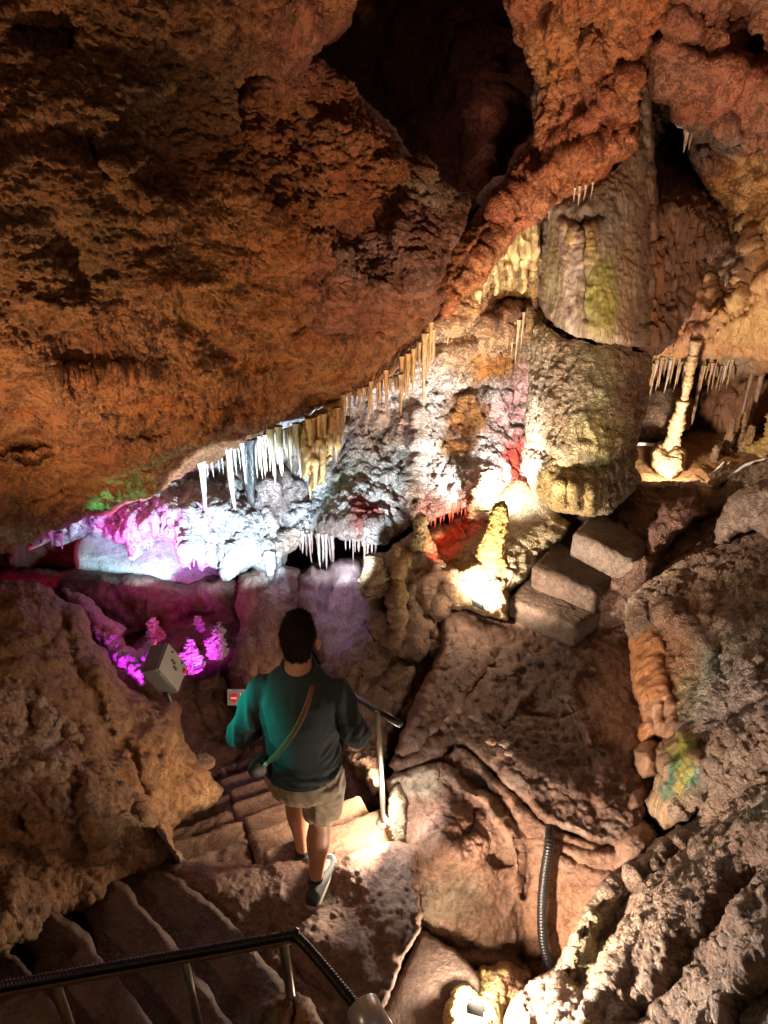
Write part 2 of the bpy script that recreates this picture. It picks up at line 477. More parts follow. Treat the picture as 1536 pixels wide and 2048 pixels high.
def join(*parts):
    V = []; Fc = []
    for v, f in parts:
        o = len(V); V += list(v); Fc += [tuple(i + o for i in x) for x in f]
    return V, Fc
def bevel(ob, w=.004, seg=2):
    m = ob.modifiers.new('bevel', 'BEVEL'); m.width = w; m.segments = seg; m.limit_method = 'ANGLE'
    return ob

# ------------------------------------------------------------------ the cave: setting
RUST = (.34, .155, .065); BRN = (.20, .105, .065); TANC = (.42, .29, .20); PALE = (.62, .54, .47); OCH = (.50, .26, .08); WHT = (.80, .76, .74)
GREY = (.36, .30, .26); YEL = (.50, .36, .14); RED = (.44, .17, .075); MUD = (.22, .13, .088); DRK = (.10, .055, .04)

def shell():
    n, m = 110, 70
    th = np.linspace(0, 2 * PI, n, endpoint=False); ph = np.linspace(-PI / 2, PI / 2, m)
    T, Ph = np.meshgrid(th, ph)
    D = np.stack([np.cos(Ph) * np.cos(T), np.cos(Ph) * np.sin(T), np.sin(Ph)], -1).reshape(-1, 3)
    P = D * np.array([7.5, 9.5, 6.0]) + np.array([.4, 3.2, 1.0])
    P = P * (1 + .10 * fbm(P, .5, 4)[:, None])
    P = P + D * .12 * fbm(P, 2.0, 4)[:, None]
    idx = np.arange(n * m).reshape(m, n)
    a = idx[:-1]; b = idx[1:]
    q = np.stack([a.ravel(), b.ravel(), np.roll(b, -1, 1).ravel(), np.roll(a, -1, 1).ravel()], 1)
    cc = np.tile(np.array([.16, .07, .04]), (len(P), 1)) * (1 + .3 * fbm(P, 1.5, 3)[:, None])
    tag(mesh_obj('cave_wall', P, q, M_ROCK, None, True, np.clip(cc, .01, 1)), kind='structure')
shell()

# far dark recess at the top
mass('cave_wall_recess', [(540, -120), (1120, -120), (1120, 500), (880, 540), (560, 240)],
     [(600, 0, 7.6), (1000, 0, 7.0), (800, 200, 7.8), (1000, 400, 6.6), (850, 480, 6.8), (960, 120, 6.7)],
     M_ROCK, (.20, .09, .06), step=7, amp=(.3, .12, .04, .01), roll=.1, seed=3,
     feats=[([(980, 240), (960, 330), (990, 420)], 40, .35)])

# left ceiling, sloping down away from the camera
CE = [(-220, -220), (712, -220), (710, 5), (700, 52), (662, 76), (622, 100), (660, 135), (712, 175), (765, 235), (820, 312), (880, 368), (958, 405),
      (935, 440), (905, 500), (880, 560), (878, 620), (850, 680), (800, 728), (745, 778), (650, 808), (560, 842), (500, 892), (400, 935),
      (330, 968), (270, 1002), (190, 1032), (100, 1056), (50, 1085), (-10, 1105), (-220, 1120)]
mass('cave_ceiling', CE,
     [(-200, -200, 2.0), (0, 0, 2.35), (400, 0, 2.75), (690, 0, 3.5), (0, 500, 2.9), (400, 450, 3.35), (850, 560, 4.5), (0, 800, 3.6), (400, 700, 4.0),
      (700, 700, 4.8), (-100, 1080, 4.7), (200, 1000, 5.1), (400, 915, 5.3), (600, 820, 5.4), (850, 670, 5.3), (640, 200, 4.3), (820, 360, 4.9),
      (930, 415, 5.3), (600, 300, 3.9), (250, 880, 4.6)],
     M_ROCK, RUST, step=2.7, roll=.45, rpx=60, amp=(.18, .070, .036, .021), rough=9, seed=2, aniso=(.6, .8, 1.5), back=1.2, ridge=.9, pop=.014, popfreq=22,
     zones=[(150, 450, 260, 160, (.26, .14, .05), .7), (500, 560, 220, 200, (.40, .17, .05), .8), (700, 560, 130, 120, (.24, .10, .07), .8),
            (860, 480, 120, 130, (.27, .15, .12), .8), (600, 90, 160, 110, (.30, .12, .08), .8), (100, 950, 300, 60, (.50, .22, .08), .8),
            (500, 780, 350, 60, (.46, .19, .06), .8), (330, 150, 200, 160, (.20, .11, .05), .8), (740, 340, 90, 110, (.38, .16, .07), .7),
            (880, 390, 90, 30, (.42, .36, .28), .8), (60, 1070, 80, 25, (.35, .36, .20), .7), (720, 520, 60, 50, (.40, .30, .26), .6)],  # olive zone on the low left rim paints green lamplight
     feats=[([(705, 60), (620, 118), (540, 150), (470, 175)], 16, -.22), ([(470, 175), (475, 260), (520, 330), (540, 420)], 15, -.16),
            ([(0, 290), (90, 245), (170, 285), (205, 345)], 16, -.22), ([(50, 60), (110, 70)], 22, -.2),
            ([(680, 455), (740, 470)], 45, -.28), ([(760, 520), (830, 600), (860, 660)], 30, -.22), ([(600, 640), (700, 660), (800, 650)], 26, -.16),
            ([(120, 470), (160, 560)], 30, -.12), ([(80, 830), (60, 880)], 30, -.14), ([(640, 560), (610, 640)], 26, -.12),
            ([(0, 935), (150, 900), (300, 880), (480, 840)], 14, .08), ([(0, 1010), (200, 960), (380, 890)], 12, -.07),
            ([(100, 760), (300, 740), (520, 760), (700, 740)], 16, .09), ([(200, 820), (400, 800), (600, 790)], 12, -.07),
            ([(480, 860), (560, 825), (640, 800)], 14, -.12), ([(300, 560), (420, 610)], 50, .10), ([(500, 380), (560, 480)], 45, .12),
            ([(250, 330), (330, 420)], 50, .10), ([(60, 600), (200, 650)], 40, .09), ([(380, 640), (440, 700)], 30, -.12),
            ([(860, 300), (820, 400), (790, 470)], 20, .12), ([(560, 20), (600, 80)], 40, .14), ([(330, 20), (340, 120)], 18, -.1)])

# red mass hanging over the column
mass('cave_ceiling_red', [(1010, -200), (1008, 0), (1028, 40), (1050, 90), (1072, 150), (1068, 230), (1060, 300), (1020, 330), (985, 380), (958, 420), (905, 500),
      (878, 570), (880, 640), (925, 590), (1000, 520), (1060, 450), (1095, 412), (1160, 392), (1215, 352), (1262, 310), (1275, 250), (1282, 180), (1278, 120),
      (1300, 70), (1340, 10), (1345, -200)],
     [(1150, -100, 3.7), (1150, 0, 4.1), (1060, 150, 4.9), (1200, 180, 4.5), (1150, 300, 4.9), (1050, 400, 5.3), (900, 570, 5.3), (980, 480, 5.3), (1260, 290, 5.1)],
     M_ROCK, RED, step=2.7, roll=.10, rpx=14, amp=(.14, .13, .07, .018), rough=10, seed=4, back=1.2, ridge=.9,
     zones=[(960, 520, 60, 90, (.50, .25, .12), .8), (1120, 110, 60, 90, (.58, .27, .10), .9), (1060, 430, 130, 60, (.50, .22, .13), .8), (1230, 60, 60, 80, (.50, .22, .10), .7), (1180, 200, 60, 100, (.36, .12, .07), .6),
            (1075, 190, 14, 26, (.55, .5, .5), .8)],
     feats=[([(1060, 310), (1150, 290), (1270, 190)], 14, -.16), ([(1150, 300), (1200, 230), (1280, 140)], 18, .12), ([(1060, 30), (1160, 20)], 26, -.14),
            ([(1000, 420), (1100, 350), (1180, 300)], 20, .12), ([(920, 560), (1000, 470)], 16, .10), ([(1270, 255), (1235, 235)], 20, -.2), ([(1120, 60), (1180, 110)], 30, .12)])

# upper right ceiling with the drapery under it
mass('cave_ceiling_right', [(1345, -200), (1338, 10), (1300, 75), (1284, 120), (1290, 165), (1305, 195), (1338, 200), (1350, 235), (1372, 262), (1380, 310), (1398, 350),
      (1410, 400), (1440, 432), (1490, 436), (1545, 440), (1720, 440), (1720, -200)],
     [(1400, -50, 4.0), (1360, 100, 4.7), (1500, 100, 4.8), (1400, 230, 5.4), (1500, 300, 5.6), (1700, 0, 4.2), (1440, 400, 5.9), (1700, 420, 5.2), (1500, 200, 5.0)],
     M_ROCK, (.36, .16, .10), step=3.4, roll=.5, rpx=45, amp=(.12, .12, .05, .012), rough=11, seed=6, back=1.0, rib=.012,
     zones=[(1500, 380, 90, 70, (.52, .32, .13), .9), (1420, 290, 70, 50, (.26, .23, .22), .9), (1370, 265, 22, 40, (.70, .68, .72), .95), (1490, 160, 80, 60, (.42, .15, .09), .7)],
     feats=[([(1480, 40), (1500, 85)], 26, -.7), ([(1300, 90), (1400, 130), (1536, 160)], 26, .14), ([(1390, 270), (1440, 300), (1500, 280)], 16, -.2),
            ([(1400, 240), (1415, 340)], 10, .12), ([(1450, 250), (1460, 300)], 16, .16), ([(1536, 60), (1490, 140)], 14, -.2), ([(1340, 30), (1400, 60)], 20, .1)])

# dark folds right of the column
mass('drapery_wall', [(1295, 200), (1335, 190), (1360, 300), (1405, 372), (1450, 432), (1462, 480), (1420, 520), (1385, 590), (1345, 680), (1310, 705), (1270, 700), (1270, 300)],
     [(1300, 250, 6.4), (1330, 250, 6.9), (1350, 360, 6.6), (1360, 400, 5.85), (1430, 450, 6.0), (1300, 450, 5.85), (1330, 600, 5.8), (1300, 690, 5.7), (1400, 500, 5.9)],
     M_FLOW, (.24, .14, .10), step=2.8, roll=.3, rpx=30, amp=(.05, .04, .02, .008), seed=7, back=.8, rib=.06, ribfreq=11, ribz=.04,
     zones=[(1290, 560, 30, 110, (.42, .18, .08), .9), (1370, 370, 60, 16, (.34, .16, .10), .7), (1320, 250, 30, 90, (.07, .05, .05), .9)], label='dark ribbed stone drapery')  # near-black zone paints the shade of the opening

# orange and white wall behind the stalactites
WW = [(60, 1100), (40, 1020), (300, 880), (560, 760), (820, 640), (860, 500), (990, 360), (1130, 360), (1130, 1010), (1050, 1000), (1000, 992), (960, 1012), (905, 1030), (860, 1045),
      (800, 1062), (770, 1088), (718, 1082), (660, 1068), (610, 1082), (565, 1112), (548, 1150), (538, 1172), (528, 1140), (505, 1132), (470, 1148), (445, 1160), (440, 1138), (420, 1130),
      (405, 1142), (392, 1115), (380, 1125), (366, 1136), (352, 1100), (345, 1082), (310, 1080), (275, 1090), (262, 1120), (252, 1092), (215, 1078), (190, 1068), (160, 1052), (140, 1075),
      (132, 1060), (118, 1092), (104, 1075), (92, 1060), (76, 1090)]
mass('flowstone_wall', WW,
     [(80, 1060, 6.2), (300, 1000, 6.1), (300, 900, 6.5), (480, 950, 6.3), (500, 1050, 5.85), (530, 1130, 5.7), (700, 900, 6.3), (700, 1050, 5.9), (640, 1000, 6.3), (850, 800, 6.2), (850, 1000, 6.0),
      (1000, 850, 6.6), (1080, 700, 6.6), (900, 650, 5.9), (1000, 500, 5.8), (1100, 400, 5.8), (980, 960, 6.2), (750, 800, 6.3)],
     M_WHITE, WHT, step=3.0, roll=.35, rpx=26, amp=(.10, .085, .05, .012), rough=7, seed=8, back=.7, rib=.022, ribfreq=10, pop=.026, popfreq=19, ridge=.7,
     zones=[(1000, 560, 190, 190, (.56, .30, .10), 1), (1010, 500, 90, 90, (.52, .42, .22), .9), (960, 700, 110, 70, (.56, .36, .20), .9), (990, 735, 55, 30, (.62, .27, .05), .9),
            (930, 830, 50, 60, (.42, .20, .06), 1), (900, 905, 50, 24, (.55, .30, .08), .9), (760, 860, 90, 60, (.36, .20, .12), .9), (700, 930, 60, 50, (.50, .38, .30), .7),
            (560, 990, 50, 70, (.34, .22, .19), .8), (600, 900, 60, 50, (.32, .20, .17), .8), (420, 960, 70, 12, (.22, .15, .18), .8), (600, 1095, 70, 45, (.36, .22, .15), .9),
            (690, 1060, 80, 20, (.25, .15, .12), .8), (850, 1020, 80, 24, (.50, .30, .26), .7), (735, 1030, 40, 28, (.45, .05, .03), .95), (1030, 940, 26, 60, (.62, .10, .05), .95),  # the two saturated red zones paint red lamplight on pale calcite
            (880, 560, 40, 90, (.55, .30, .14), .8), (400, 930, 200, 30, (.6, .5, .55), .5), (1000, 620, 60, 30, (.30, .13, .07), .8), (820, 950, 50, 60, (.62, .60, .57), .8)],
     feats=[([(420, 960), (480, 935), (500, 985)], 26, -.25), ([(560, 930), (580, 1000), (560, 1060)], 22, -.22), ([(530, 960), (535, 1060), (538, 1160)], 10, .14),
            ([(600, 960), (620, 1010)], 30, -.15), ([(520, 985), (560, 960), (590, 985)], 16, .16), ([(690, 960), (700, 1030)], 40, .12), ([(900, 790), (960, 775), (1010, 770)], 10, -.16),
            ([(930, 800), (930, 850)], 34, .10), ([(1000, 600), (1060, 590)], 22, -.20), ([(960, 660), (1060, 600), (1075, 520)], 9, .12), ([(820, 980), (835, 900), (830, 830)], 12, .12),
            ([(880, 720), (960, 690), (1060, 640)], 16, .12), ([(650, 1060), (740, 1060)], 18, .10), ([(290, 1040), (420, 1010)], 24, .10), ([(370, 1050), (380, 1110)], 20, .12),
            ([(880, 1000), (960, 960)], 30, .12), ([(900, 640), (930, 560), (1000, 470)], 18, .14), ([(700, 830), (760, 870)], 24, -.12)])

# ceiling of the low passage behind, flat bright slab and its dark recess
mass('cave_wall_slab', [(148, 1100), (160, 1070), (230, 1030), (430, 1040), (450, 1190), (372, 1172), (280, 1152), (152, 1140)],
     [(160, 1080, 6.9), (160, 1135, 6.8), (300, 1060, 7.0), (370, 1170, 6.6), (440, 1100, 7.0)], M_FLOW, (.72, .71, .70), step=4, roll=.15, rpx=14, amp=(.02, .02, .01, .004), rough=3, seed=9, back=.5, colvar=.15)
mass('cave_wall_left', [(-120, 1010), (180, 1010), (180, 1180), (60, 1200), (-120, 1200)], [(-60, 1100, 7.2), (100, 1100, 7.3), (170, 1100, 7.2)], M_FLOW, (.28, .12, .10), step=5, seed=10, rib=.02,
     feats=[([(20, 1090), (40, 1150)], 14, .5)])
# low ground of the pit, lit red
mass('rock_floor', [(-60, 1150), (60, 1140), (150, 1138), (280, 1150), (372, 1168), (450, 1150), (540, 1160), (640, 1120), (800, 1120), (960, 1200), (950, 1300), (880, 1600), (640, 1640), (420, 1640), (250, 1500), (100, 1300), (-60, 1250)],
     [(0, 1200, 6.5), (150, 1150, 6.7), (300, 1165, 6.6), (300, 1250, 6.3), (420, 1200, 6.3), (440, 1330, 6.2), (380, 1450, 6.2), (480, 1400, 6.6), (450, 1500, 6.2), (450, 1600, 5.6), (700, 1200, 6.2), (700, 1400, 6.0), (800, 1350, 5.6), (700, 1550, 5.4)],
     M_TAN, (.15, .075, .055), step=4, roll=.3, rpx=25, amp=(.16, .10, .03, .008), seed=12, back=.5, pop=.01,
     feats=[([(150, 1200), (300, 1160)], 30, .2), ([(240, 1290), (420, 1230)], 26, -.25), ([(520, 1260), (480, 1450)], 26, .2)])
mass('rock_slope', [(480, 1150), (520, 1130), (560, 1125), (600, 1140), (612, 1180), (620, 1260), (600, 1400), (520, 1480), (470, 1420), (455, 1330), (480, 1240)],
     [(560, 1160, 5.9), (500, 1250, 5.9), (560, 1350, 5.8), (500, 1430, 5.9)], M_TAN, (.34, .21, .15), step=3.6, roll=.4, rpx=45, amp=(.1, .06, .03, .01), seed=13, rib=.02, ribfreq=6,
     zones=[(555, 1165, 30, 30, (.7, .66, .64), .9)])  # pale zone paints the lit top of the slope

# violet mounds and brown drapery behind the railing
mass('rock_mound', [(590, 1190), (600, 1150), (625, 1130), (650, 1140), (680, 1118), (715, 1120), (745, 1150), (760, 1230), (770, 1330), (700, 1380), (640, 1330), (600, 1260)],
     [(620, 1160, 5.7), (700, 1150, 5.7), (650, 1260, 5.6), (720, 1300, 5.5)], M_FLOW, (.42, .30, .30), step=3.6, roll=.45, rpx=50, amp=(.06, .05, .012, .004), seed=14, rough=5,
     feats=[([(655, 1140), (640, 1220)], 8, -.12)])
mass('rock_wall_mid', [(728, 1150), (740, 1115), (775, 1105), (800, 1090), (830, 1065), (860, 1080), (900, 1130), (940, 1170), (905, 1220), (885, 1250), (882, 1300), (852, 1360), (812, 1440),
      (790, 1500), (770, 1560), (720, 1560), (690, 1480), (640, 1420), (640, 1330), (700, 1290), (735, 1260)],
     [(750, 1150, 5.5), (850, 1110, 5.5), (900, 1180, 5.4), (780, 1250, 5.35), (860, 1260, 5.25), (740, 1380, 5.3), (700, 1450, 5.2), (780, 1480, 5.0), (820, 1380, 5.1)],
     M_TAN, (.30, .19, .12), step=3.4, roll=.4, rpx=40, amp=(.10, .07, .03, .009), seed=15, rib=.03, ribfreq=6, pop=.008, popfreq=12,
     zones=[(750, 1170, 40, 60, (.44, .29, .13), .8), (800, 1170, 14, 110, (.46, .30, .12), .8), (760, 1480, 60, 80, (.26, .17, .13), .8)],
     feats=[([(800, 1120), (795, 1250), (785, 1300)], 10, .12), ([(740, 1140), (745, 1250)], 22, .14), ([(770, 1140), (775, 1240)], 12, -.12), ([(740, 1260), (800, 1320), (850, 1330)], 14, -.14),
            ([(860, 1230), (850, 1330), (800, 1430)], 14, -.16), ([(700, 1330), (760, 1380)], 26, .12)])
mass('rock_popcorn_slope', [(680, 1500), (700, 1470), (735, 1460), (760, 1500), (770, 1580), (748, 1590), (725, 1540)], [(710, 1490, 5.0), (750, 1520, 4.8), (745, 1570, 4.6)],
     M_POP, (.26, .17, .13), step=3, roll=.2, rpx=18, amp=(.03, .03, .02, .01), seed=33, pop=.025, popfreq=18)

# popcorn flowstone at the foot of the column
mass('popcorn_flowstone', [(795, 1110), (825, 1070), (870, 1050), (905, 1042), (935, 1010), (945, 965), (975, 950), (1000, 985), (1040, 950), (1100, 990), (1120, 1030), (1140, 1048), (1105, 1090), (1078, 1120),
      (1058, 1150), (1020, 1185), (1016, 1245), (970, 1235), (940, 1222), (890, 1225), (850, 1190)],
     [(820, 1100, 5.9), (900, 1080, 5.8), (960, 980, 6.0), (1050, 980, 6.1), (1120, 1040, 5.9), (960, 1150, 5.45), (1060, 1120, 5.7), (1010, 1210, 5.35), (900, 1200, 5.4), (880, 1140, 5.6)],
     M_POP, (.48, .36, .20), step=2.8, roll=.3, rpx=26, amp=(.08, .06, .02, .008), seed=16, back=.8, pop=.034, popfreq=15, popstretch=(.9, .9, 1.8), rough=6,
     zones=[(990, 1090, 110, 110, (.62, .55, .40), .7), (880, 1100, 60, 50, (.44, .30, .12), .8), (930, 1150, 40, 40, (.50, .35, .12), .7)],
     feats=[([(850, 1120), (930, 1060), (950, 1000)], 16, -.14), ([(880, 1180), (960, 1130)], 20, .08)])

# the path: flat trodden rock
PATH = [(885, 1228), (940, 1215), (1000, 1200), (1040, 1140), (1090, 1080), (1120, 1030), (1160, 1000), (1260, 960), (1400, 960), (1400, 1200), (1340, 1500), (1290, 1640), (1245, 1700),
        (1200, 1690), (1100, 1652), (1060, 1615), (1000, 1560), (955, 1515), (912, 1490), (880, 1520), (800, 1545), (778, 1530), (800, 1470), (845, 1370), (880, 1300)]
mass('path', PATH,
     [(900, 1240, DZ(0, 1240, .30)), (1000, 1250, DZ(0, 1250, .22)), (1180, 1280, DZ(0, 1280, .2)), (1230, 1190, DZ(0, 1190, .45)), (1275, 1140, DZ(0, 1140, .65)), (1150, 1100, DZ(0, 1100, .38)), (1080,1160,DZ(0,1160,.25)), (1300, 1000, DZ(0, 1000, .8)), (1300, 1200, DZ(0, 1200, .35)), (1100, 1400, DZ(0, 1400, .1)),
      (1250, 1500, DZ(0, 1500, .12)), (930, 1450, DZ(0, 1450, .08)), (840, 1420, 4.75), (800, 1520, 4.5), (1080, 1640, DZ(0, 1640, .02)), (1220, 1690, DZ(0, 1690, .02)), (870, 1350, 5.0), (1000, 1550, DZ(0, 1550, .05)), (960, 1350, DZ(0, 1350, .16))],
     M_FLOOR, MUD, step=3.2, roll=.16, rpx=14, amp=(.05, .04, .03, .014), seed=17, back=.9, ridge=.8, rough=6,
     zones=[(1100, 1350, 110, 70, (.13, .08, .06), .75), (1120, 1540, 110, 60, (.17, .105, .08), .6), (880, 1380, 50, 90, (.34, .22, .15), .7), (1000, 1570, 90, 14, (.42, .33, .24), .6), (1170, 1660, 90, 14, (.42, .33, .26), .6),
            (940, 1290, 60, 40, (.34, .21, .14), .7)],
     feats=[([(915, 1400), (880, 1450), (860, 1500)], 10, .05), ([(1050, 1420), (1120, 1450), (1180, 1410)], 6, -.03), ([(930, 1400), (1000, 1300), (960, 1250)], 9, -.04), ([(1060, 1260), (1180, 1275), (1230, 1250)], 10, -.06),
            ([(880, 1470), (840, 1500), (800, 1520)], 9, -.08), ([(1000, 1345), (1090, 1320), (1200, 1340)], 7, .03), ([(1010, 1440), (1060, 1380)], 7, .035), ([(1120, 1360), (1180, 1480)], 7, .03), ([(990, 1500), (1100, 1560), (1200, 1600)], 12, .03),
            ([(1040, 1395), (1010, 1330)], 6, .03), ([(1160, 1330), (1130, 1400)], 6, .03), ([(850, 1400), (820, 1460)], 14, .06)])

mass('step_rubble', [(1178, 1225), (1188, 1190), (1225, 1160), (1255, 1145), (1290, 1112), (1310, 1120), (1300, 1200), (1270, 1260), (1190, 1262)],
     [(1190, 1240, DZ(0, 1240, .28)), (1220, 1190, DZ(0, 1190, .50)), (1280, 1130, DZ(0, 1130, .78)), (1270, 1220, DZ(0, 1220, .40))], M_POP, (.26, .16, .12), step=2.8, roll=.08, rpx=14, amp=(.03, .04, .03, .012), seed=39, pop=.02, popfreq=16, back=.3)
mass('flare_rock', [(776, 1596), (786, 1572), (800, 1566), (812, 1590), (816, 1640), (812, 1690), (786, 1688), (774, 1650)], [(790, 1600, 4.16), (800, 1640, 4.1), (795, 1680, 4.0)], M_POP, (.58, .48, .32), step=2.3, roll=.10, rpx=14, amp=(.01, .02, .015, .006),
     seed=40, pop=.012, popfreq=22, back=.2, rough=4, kind=None, label='pale yellow rock added for the lamp flare beside the foot of the stair railing', cat='rock')  # added lump, pale colour stands in for the stair lamp's flare
# rock face below the rim of the path, with a big rounded boulder
mass('rock_face', [(772, 1560), (800, 1532), (880, 1515), (912, 1487), (960, 1518), (1003, 1560), (1062, 1615), (1102, 1650), (1200, 1690), (1262, 1690), (1300, 1760), (1200, 1920), (1120, 2048), (1100, 2250), (720, 2250),
      (700, 2100), (830, 1890), (835, 1790), (800, 1710), (790, 1640)],
     [(800, 1560, 4.4), (900, 1510, 4.5), (1000, 1575, 4.3), (1090, 1655, 4.12), (1230, 1695, 3.95), (850, 1640, 4.15), (920, 1700, 3.95), (1000, 1800, 4.15), (850, 1860, 3.95), (1060, 1950, 4.1), (1180, 1850, 3.95), (830, 1960, 4.1), (900, 2100, 3.9),
      (1010, 1700, 4.15), (820, 1740, 4.05)],
     M_FLOOR, (.30, .175, .115), step=2.8, roll=.12, rpx=14, amp=(.07, .06, .030, .010), seed=18, back=.8, ridge=.6, rough=5,
     zones=[(1120, 1850, 80, 120, (.36, .19, .10), .7), (830, 1560, 60, 40, (.44, .38, .28), .7), (900, 1800, 70, 60, (.24, .20, .14), .6), (900, 1650, 80, 60, (.27, .14, .10), .6)],
     feats=[([(790, 1560), (880, 1545), (970, 1600), (1030, 1680), (1040, 1800)], 10, .05), ([(800, 1540), (890, 1530), (985, 1585), (1060, 1680), (1050, 1780)], 9, -.09), ([(900, 1690), (940, 1665), (950, 1620)], 7, -.06),
            ([(1030, 1610), (1080, 1640)], 9, -.07), ([(980, 1720), (1015, 1722)], 7, -.06), ([(1110, 1680), (1180, 1700), (1240, 1690)], 7, -.08), ([(1040, 1800), (1050, 1920)], 8, -.05),
            ([(880, 1600), (860, 1700)], 40, .06), ([(850, 1880), (960, 1900), (1080, 1920)], 12, -.08), ([(1120, 1700), (1160, 1730), (1220, 1745)], 9, -.06)])

# hollow below: dark tread, lit rock beside the lamp
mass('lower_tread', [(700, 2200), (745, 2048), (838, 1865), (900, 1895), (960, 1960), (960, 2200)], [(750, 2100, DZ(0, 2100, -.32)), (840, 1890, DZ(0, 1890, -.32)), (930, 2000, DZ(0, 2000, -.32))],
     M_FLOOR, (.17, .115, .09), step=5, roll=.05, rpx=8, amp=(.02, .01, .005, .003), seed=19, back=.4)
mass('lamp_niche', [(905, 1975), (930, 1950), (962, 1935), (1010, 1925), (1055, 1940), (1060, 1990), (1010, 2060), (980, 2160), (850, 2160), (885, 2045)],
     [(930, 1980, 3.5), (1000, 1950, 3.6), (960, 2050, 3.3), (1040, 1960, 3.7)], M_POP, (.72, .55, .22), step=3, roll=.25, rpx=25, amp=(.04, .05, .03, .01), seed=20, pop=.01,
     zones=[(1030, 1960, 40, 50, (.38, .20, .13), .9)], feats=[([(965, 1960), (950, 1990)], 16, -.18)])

# platform where the person walks
mass('platform', [(240, 1790), (300, 1730), (345, 1712), (372, 1722), (440, 1735), (522, 1737), (600, 1722), (680, 1702), (800, 1680), (835, 1700), (838, 1800), (836, 1868), (790, 1960), (745, 2050), (690, 2250), (500, 2250), (500, 2000), (300, 1850)],
     [(300, 1750, DZ(0, 1750, .0)), (520, 1745, DZ(0, 1745, .0)), (790, 1690, DZ(0, 1690, .0)), (620, 1800, DZ(0, 1800, 0.)), (820, 1850, DZ(0, 1850, .03)), (600, 2100, DZ(0, 2100, 0)), (750, 2000, DZ(0, 2000, .02)), (480, 1900, DZ(0, 1900, 0))],
     M_FLOOR, (.25, .155, .115), step=3.2, roll=.09, rpx=18, amp=(.015, .02, .014, .007), seed=21, back=.35, pop=.010, popfreq=20, ridge=.8,
     zones=[(640, 1850, 60, 90, (.28, .17, .12), .5), (700, 1980, 60, 60, (.19, .12, .09), .6)],
     feats=[([(430, 1770), (480, 1800), (560, 1790)], 30, .035), ([(700, 1740), (760, 1800), (780, 1860)], 34, .04), ([(620, 1880), (720, 1900), (740, 1960)], 26, .035), ([(545, 1860), (600, 1940), (660, 2000)], 9, -.03),
            ([(838, 1800), (834, 1870), (790, 1962), (745, 2050)], 9, .06)])

# rocks left of the stairs
mass('left_boulder_wall', [(-200, 1150), (0, 1160), (62, 1162), (98, 1175), (140, 1205), (168, 1222), (182, 1275), (215, 1320), (258, 1380), (300, 1400), (340, 1402), (358, 1440), (382, 1500), (415, 1540), (447, 1580), (432, 1604),
      (380, 1630), (345, 1655), (352, 1715), (300, 1690), (200, 1600), (0, 1450), (-200, 1400)],
     [(-100, 1180, 4.6), (60, 1175, 4.9), (160, 1230, 4.95), (0, 1300, 4.1), (150, 1350, 4.35), (260, 1400, 4.75), (200, 1480, 4.1), (330, 1500, 4.5), (430, 1585, 4.65), (350, 1640, 4.3), (260, 1600, 4.0), (0, 1420, 3.9)],
     M_TAN, (.33, .19, .10), step=3.0, roll=.3, rpx=30, amp=(.09, .07, .03, .008), seed=22, back=.9, pop=.012, popfreq=22, popstretch=(1, 1, .7), rough=6,
     zones=[(60, 1250, 120, 90, (.24, .13, .07), .6), (300, 1560, 120, 80, (.42, .23, .10), .7), (415, 1590, 40, 14, (.55, .38, .2), .8)],
     feats=[([(0, 1330), (100, 1290), (130, 1200)], 12, -.07), ([(130, 1250), (140, 1330), (200, 1400), (230, 1500)], 14, -.10), ([(200, 1340), (215, 1420)], 24, .1), ([(245, 1480), (290, 1580)], 12, -.07), ([(20, 1165), (70, 1172)], 10, .04),
            ([(330, 1660), (430, 1590)], 8, -.08)])
mass('left_rock_wall', [(-220, 1310), (0, 1338), (50, 1352), (110, 1410), (165, 1470), (215, 1525), (270, 1590), (318, 1650), (345, 1690), (362, 1722), (335, 1722), (290, 1740), (235, 1762), (205, 1800), (150, 1822), (110, 1838), (70, 1880), (20, 1900),
      (-20, 1910), (-220, 1960)],
     [(-150, 1350, 3.7), (40, 1370, 3.95), (160, 1490, 3.95), (300, 1650, 3.9), (355, 1715, 3.85), (0, 1550, 3.3), (150, 1620, 3.45), (60, 1750, 3.05), (220, 1740, 3.45), (0, 1880, 2.75), (-150, 1800, 2.6), (110, 1820, 3.1)],
     M_TAN, (.40, .25, .14), step=2.9, roll=.25, rpx=22, amp=(.08, .07, .035, .012), seed=23, back=.8, pop=.020, popfreq=20, popstretch=(1.2, 1.2, .6), ridge=.8, rough=8,
     zones=[(60, 1480, 90, 120, (.46, .34, .26), .8), (200, 1600, 120, 60, (.34, .20, .11), .7), (150, 1780, 120, 60, (.34, .19, .10), .6), (0, 1700, 80, 80, (.30, .16, .08), .6)],
     feats=[([(50, 1420), (60, 1450)], 16, -.16), ([(100, 1465), (130, 1490)], 15, -.2), ([(150, 1570), (148, 1610)], 14, -.2), ([(165, 1570), (180, 1640), (200, 1700)], 22, .12), ([(40, 1630), (45, 1650)], 12, -.12), ([(220, 1570), (260, 1620)], 16, -.1),
            ([(0, 1700), (100, 1740), (200, 1700)], 30, -.08), ([(60, 1350), (200, 1520), (330, 1690)], 9, .06)])
mass('rock_splinter', [(300, 1660), (316, 1648), (330, 1668), (350, 1700), (362, 1726), (345, 1722), (322, 1700)], [(310, 1660, 3.8), (335, 1690, 3.72), (358, 1720, 3.68)], M_TAN, (.48, .34, .24), step=2.5, roll=.1, rpx=10, amp=(.01, .02, .012, .006), seed=24, back=.25, rough=3)

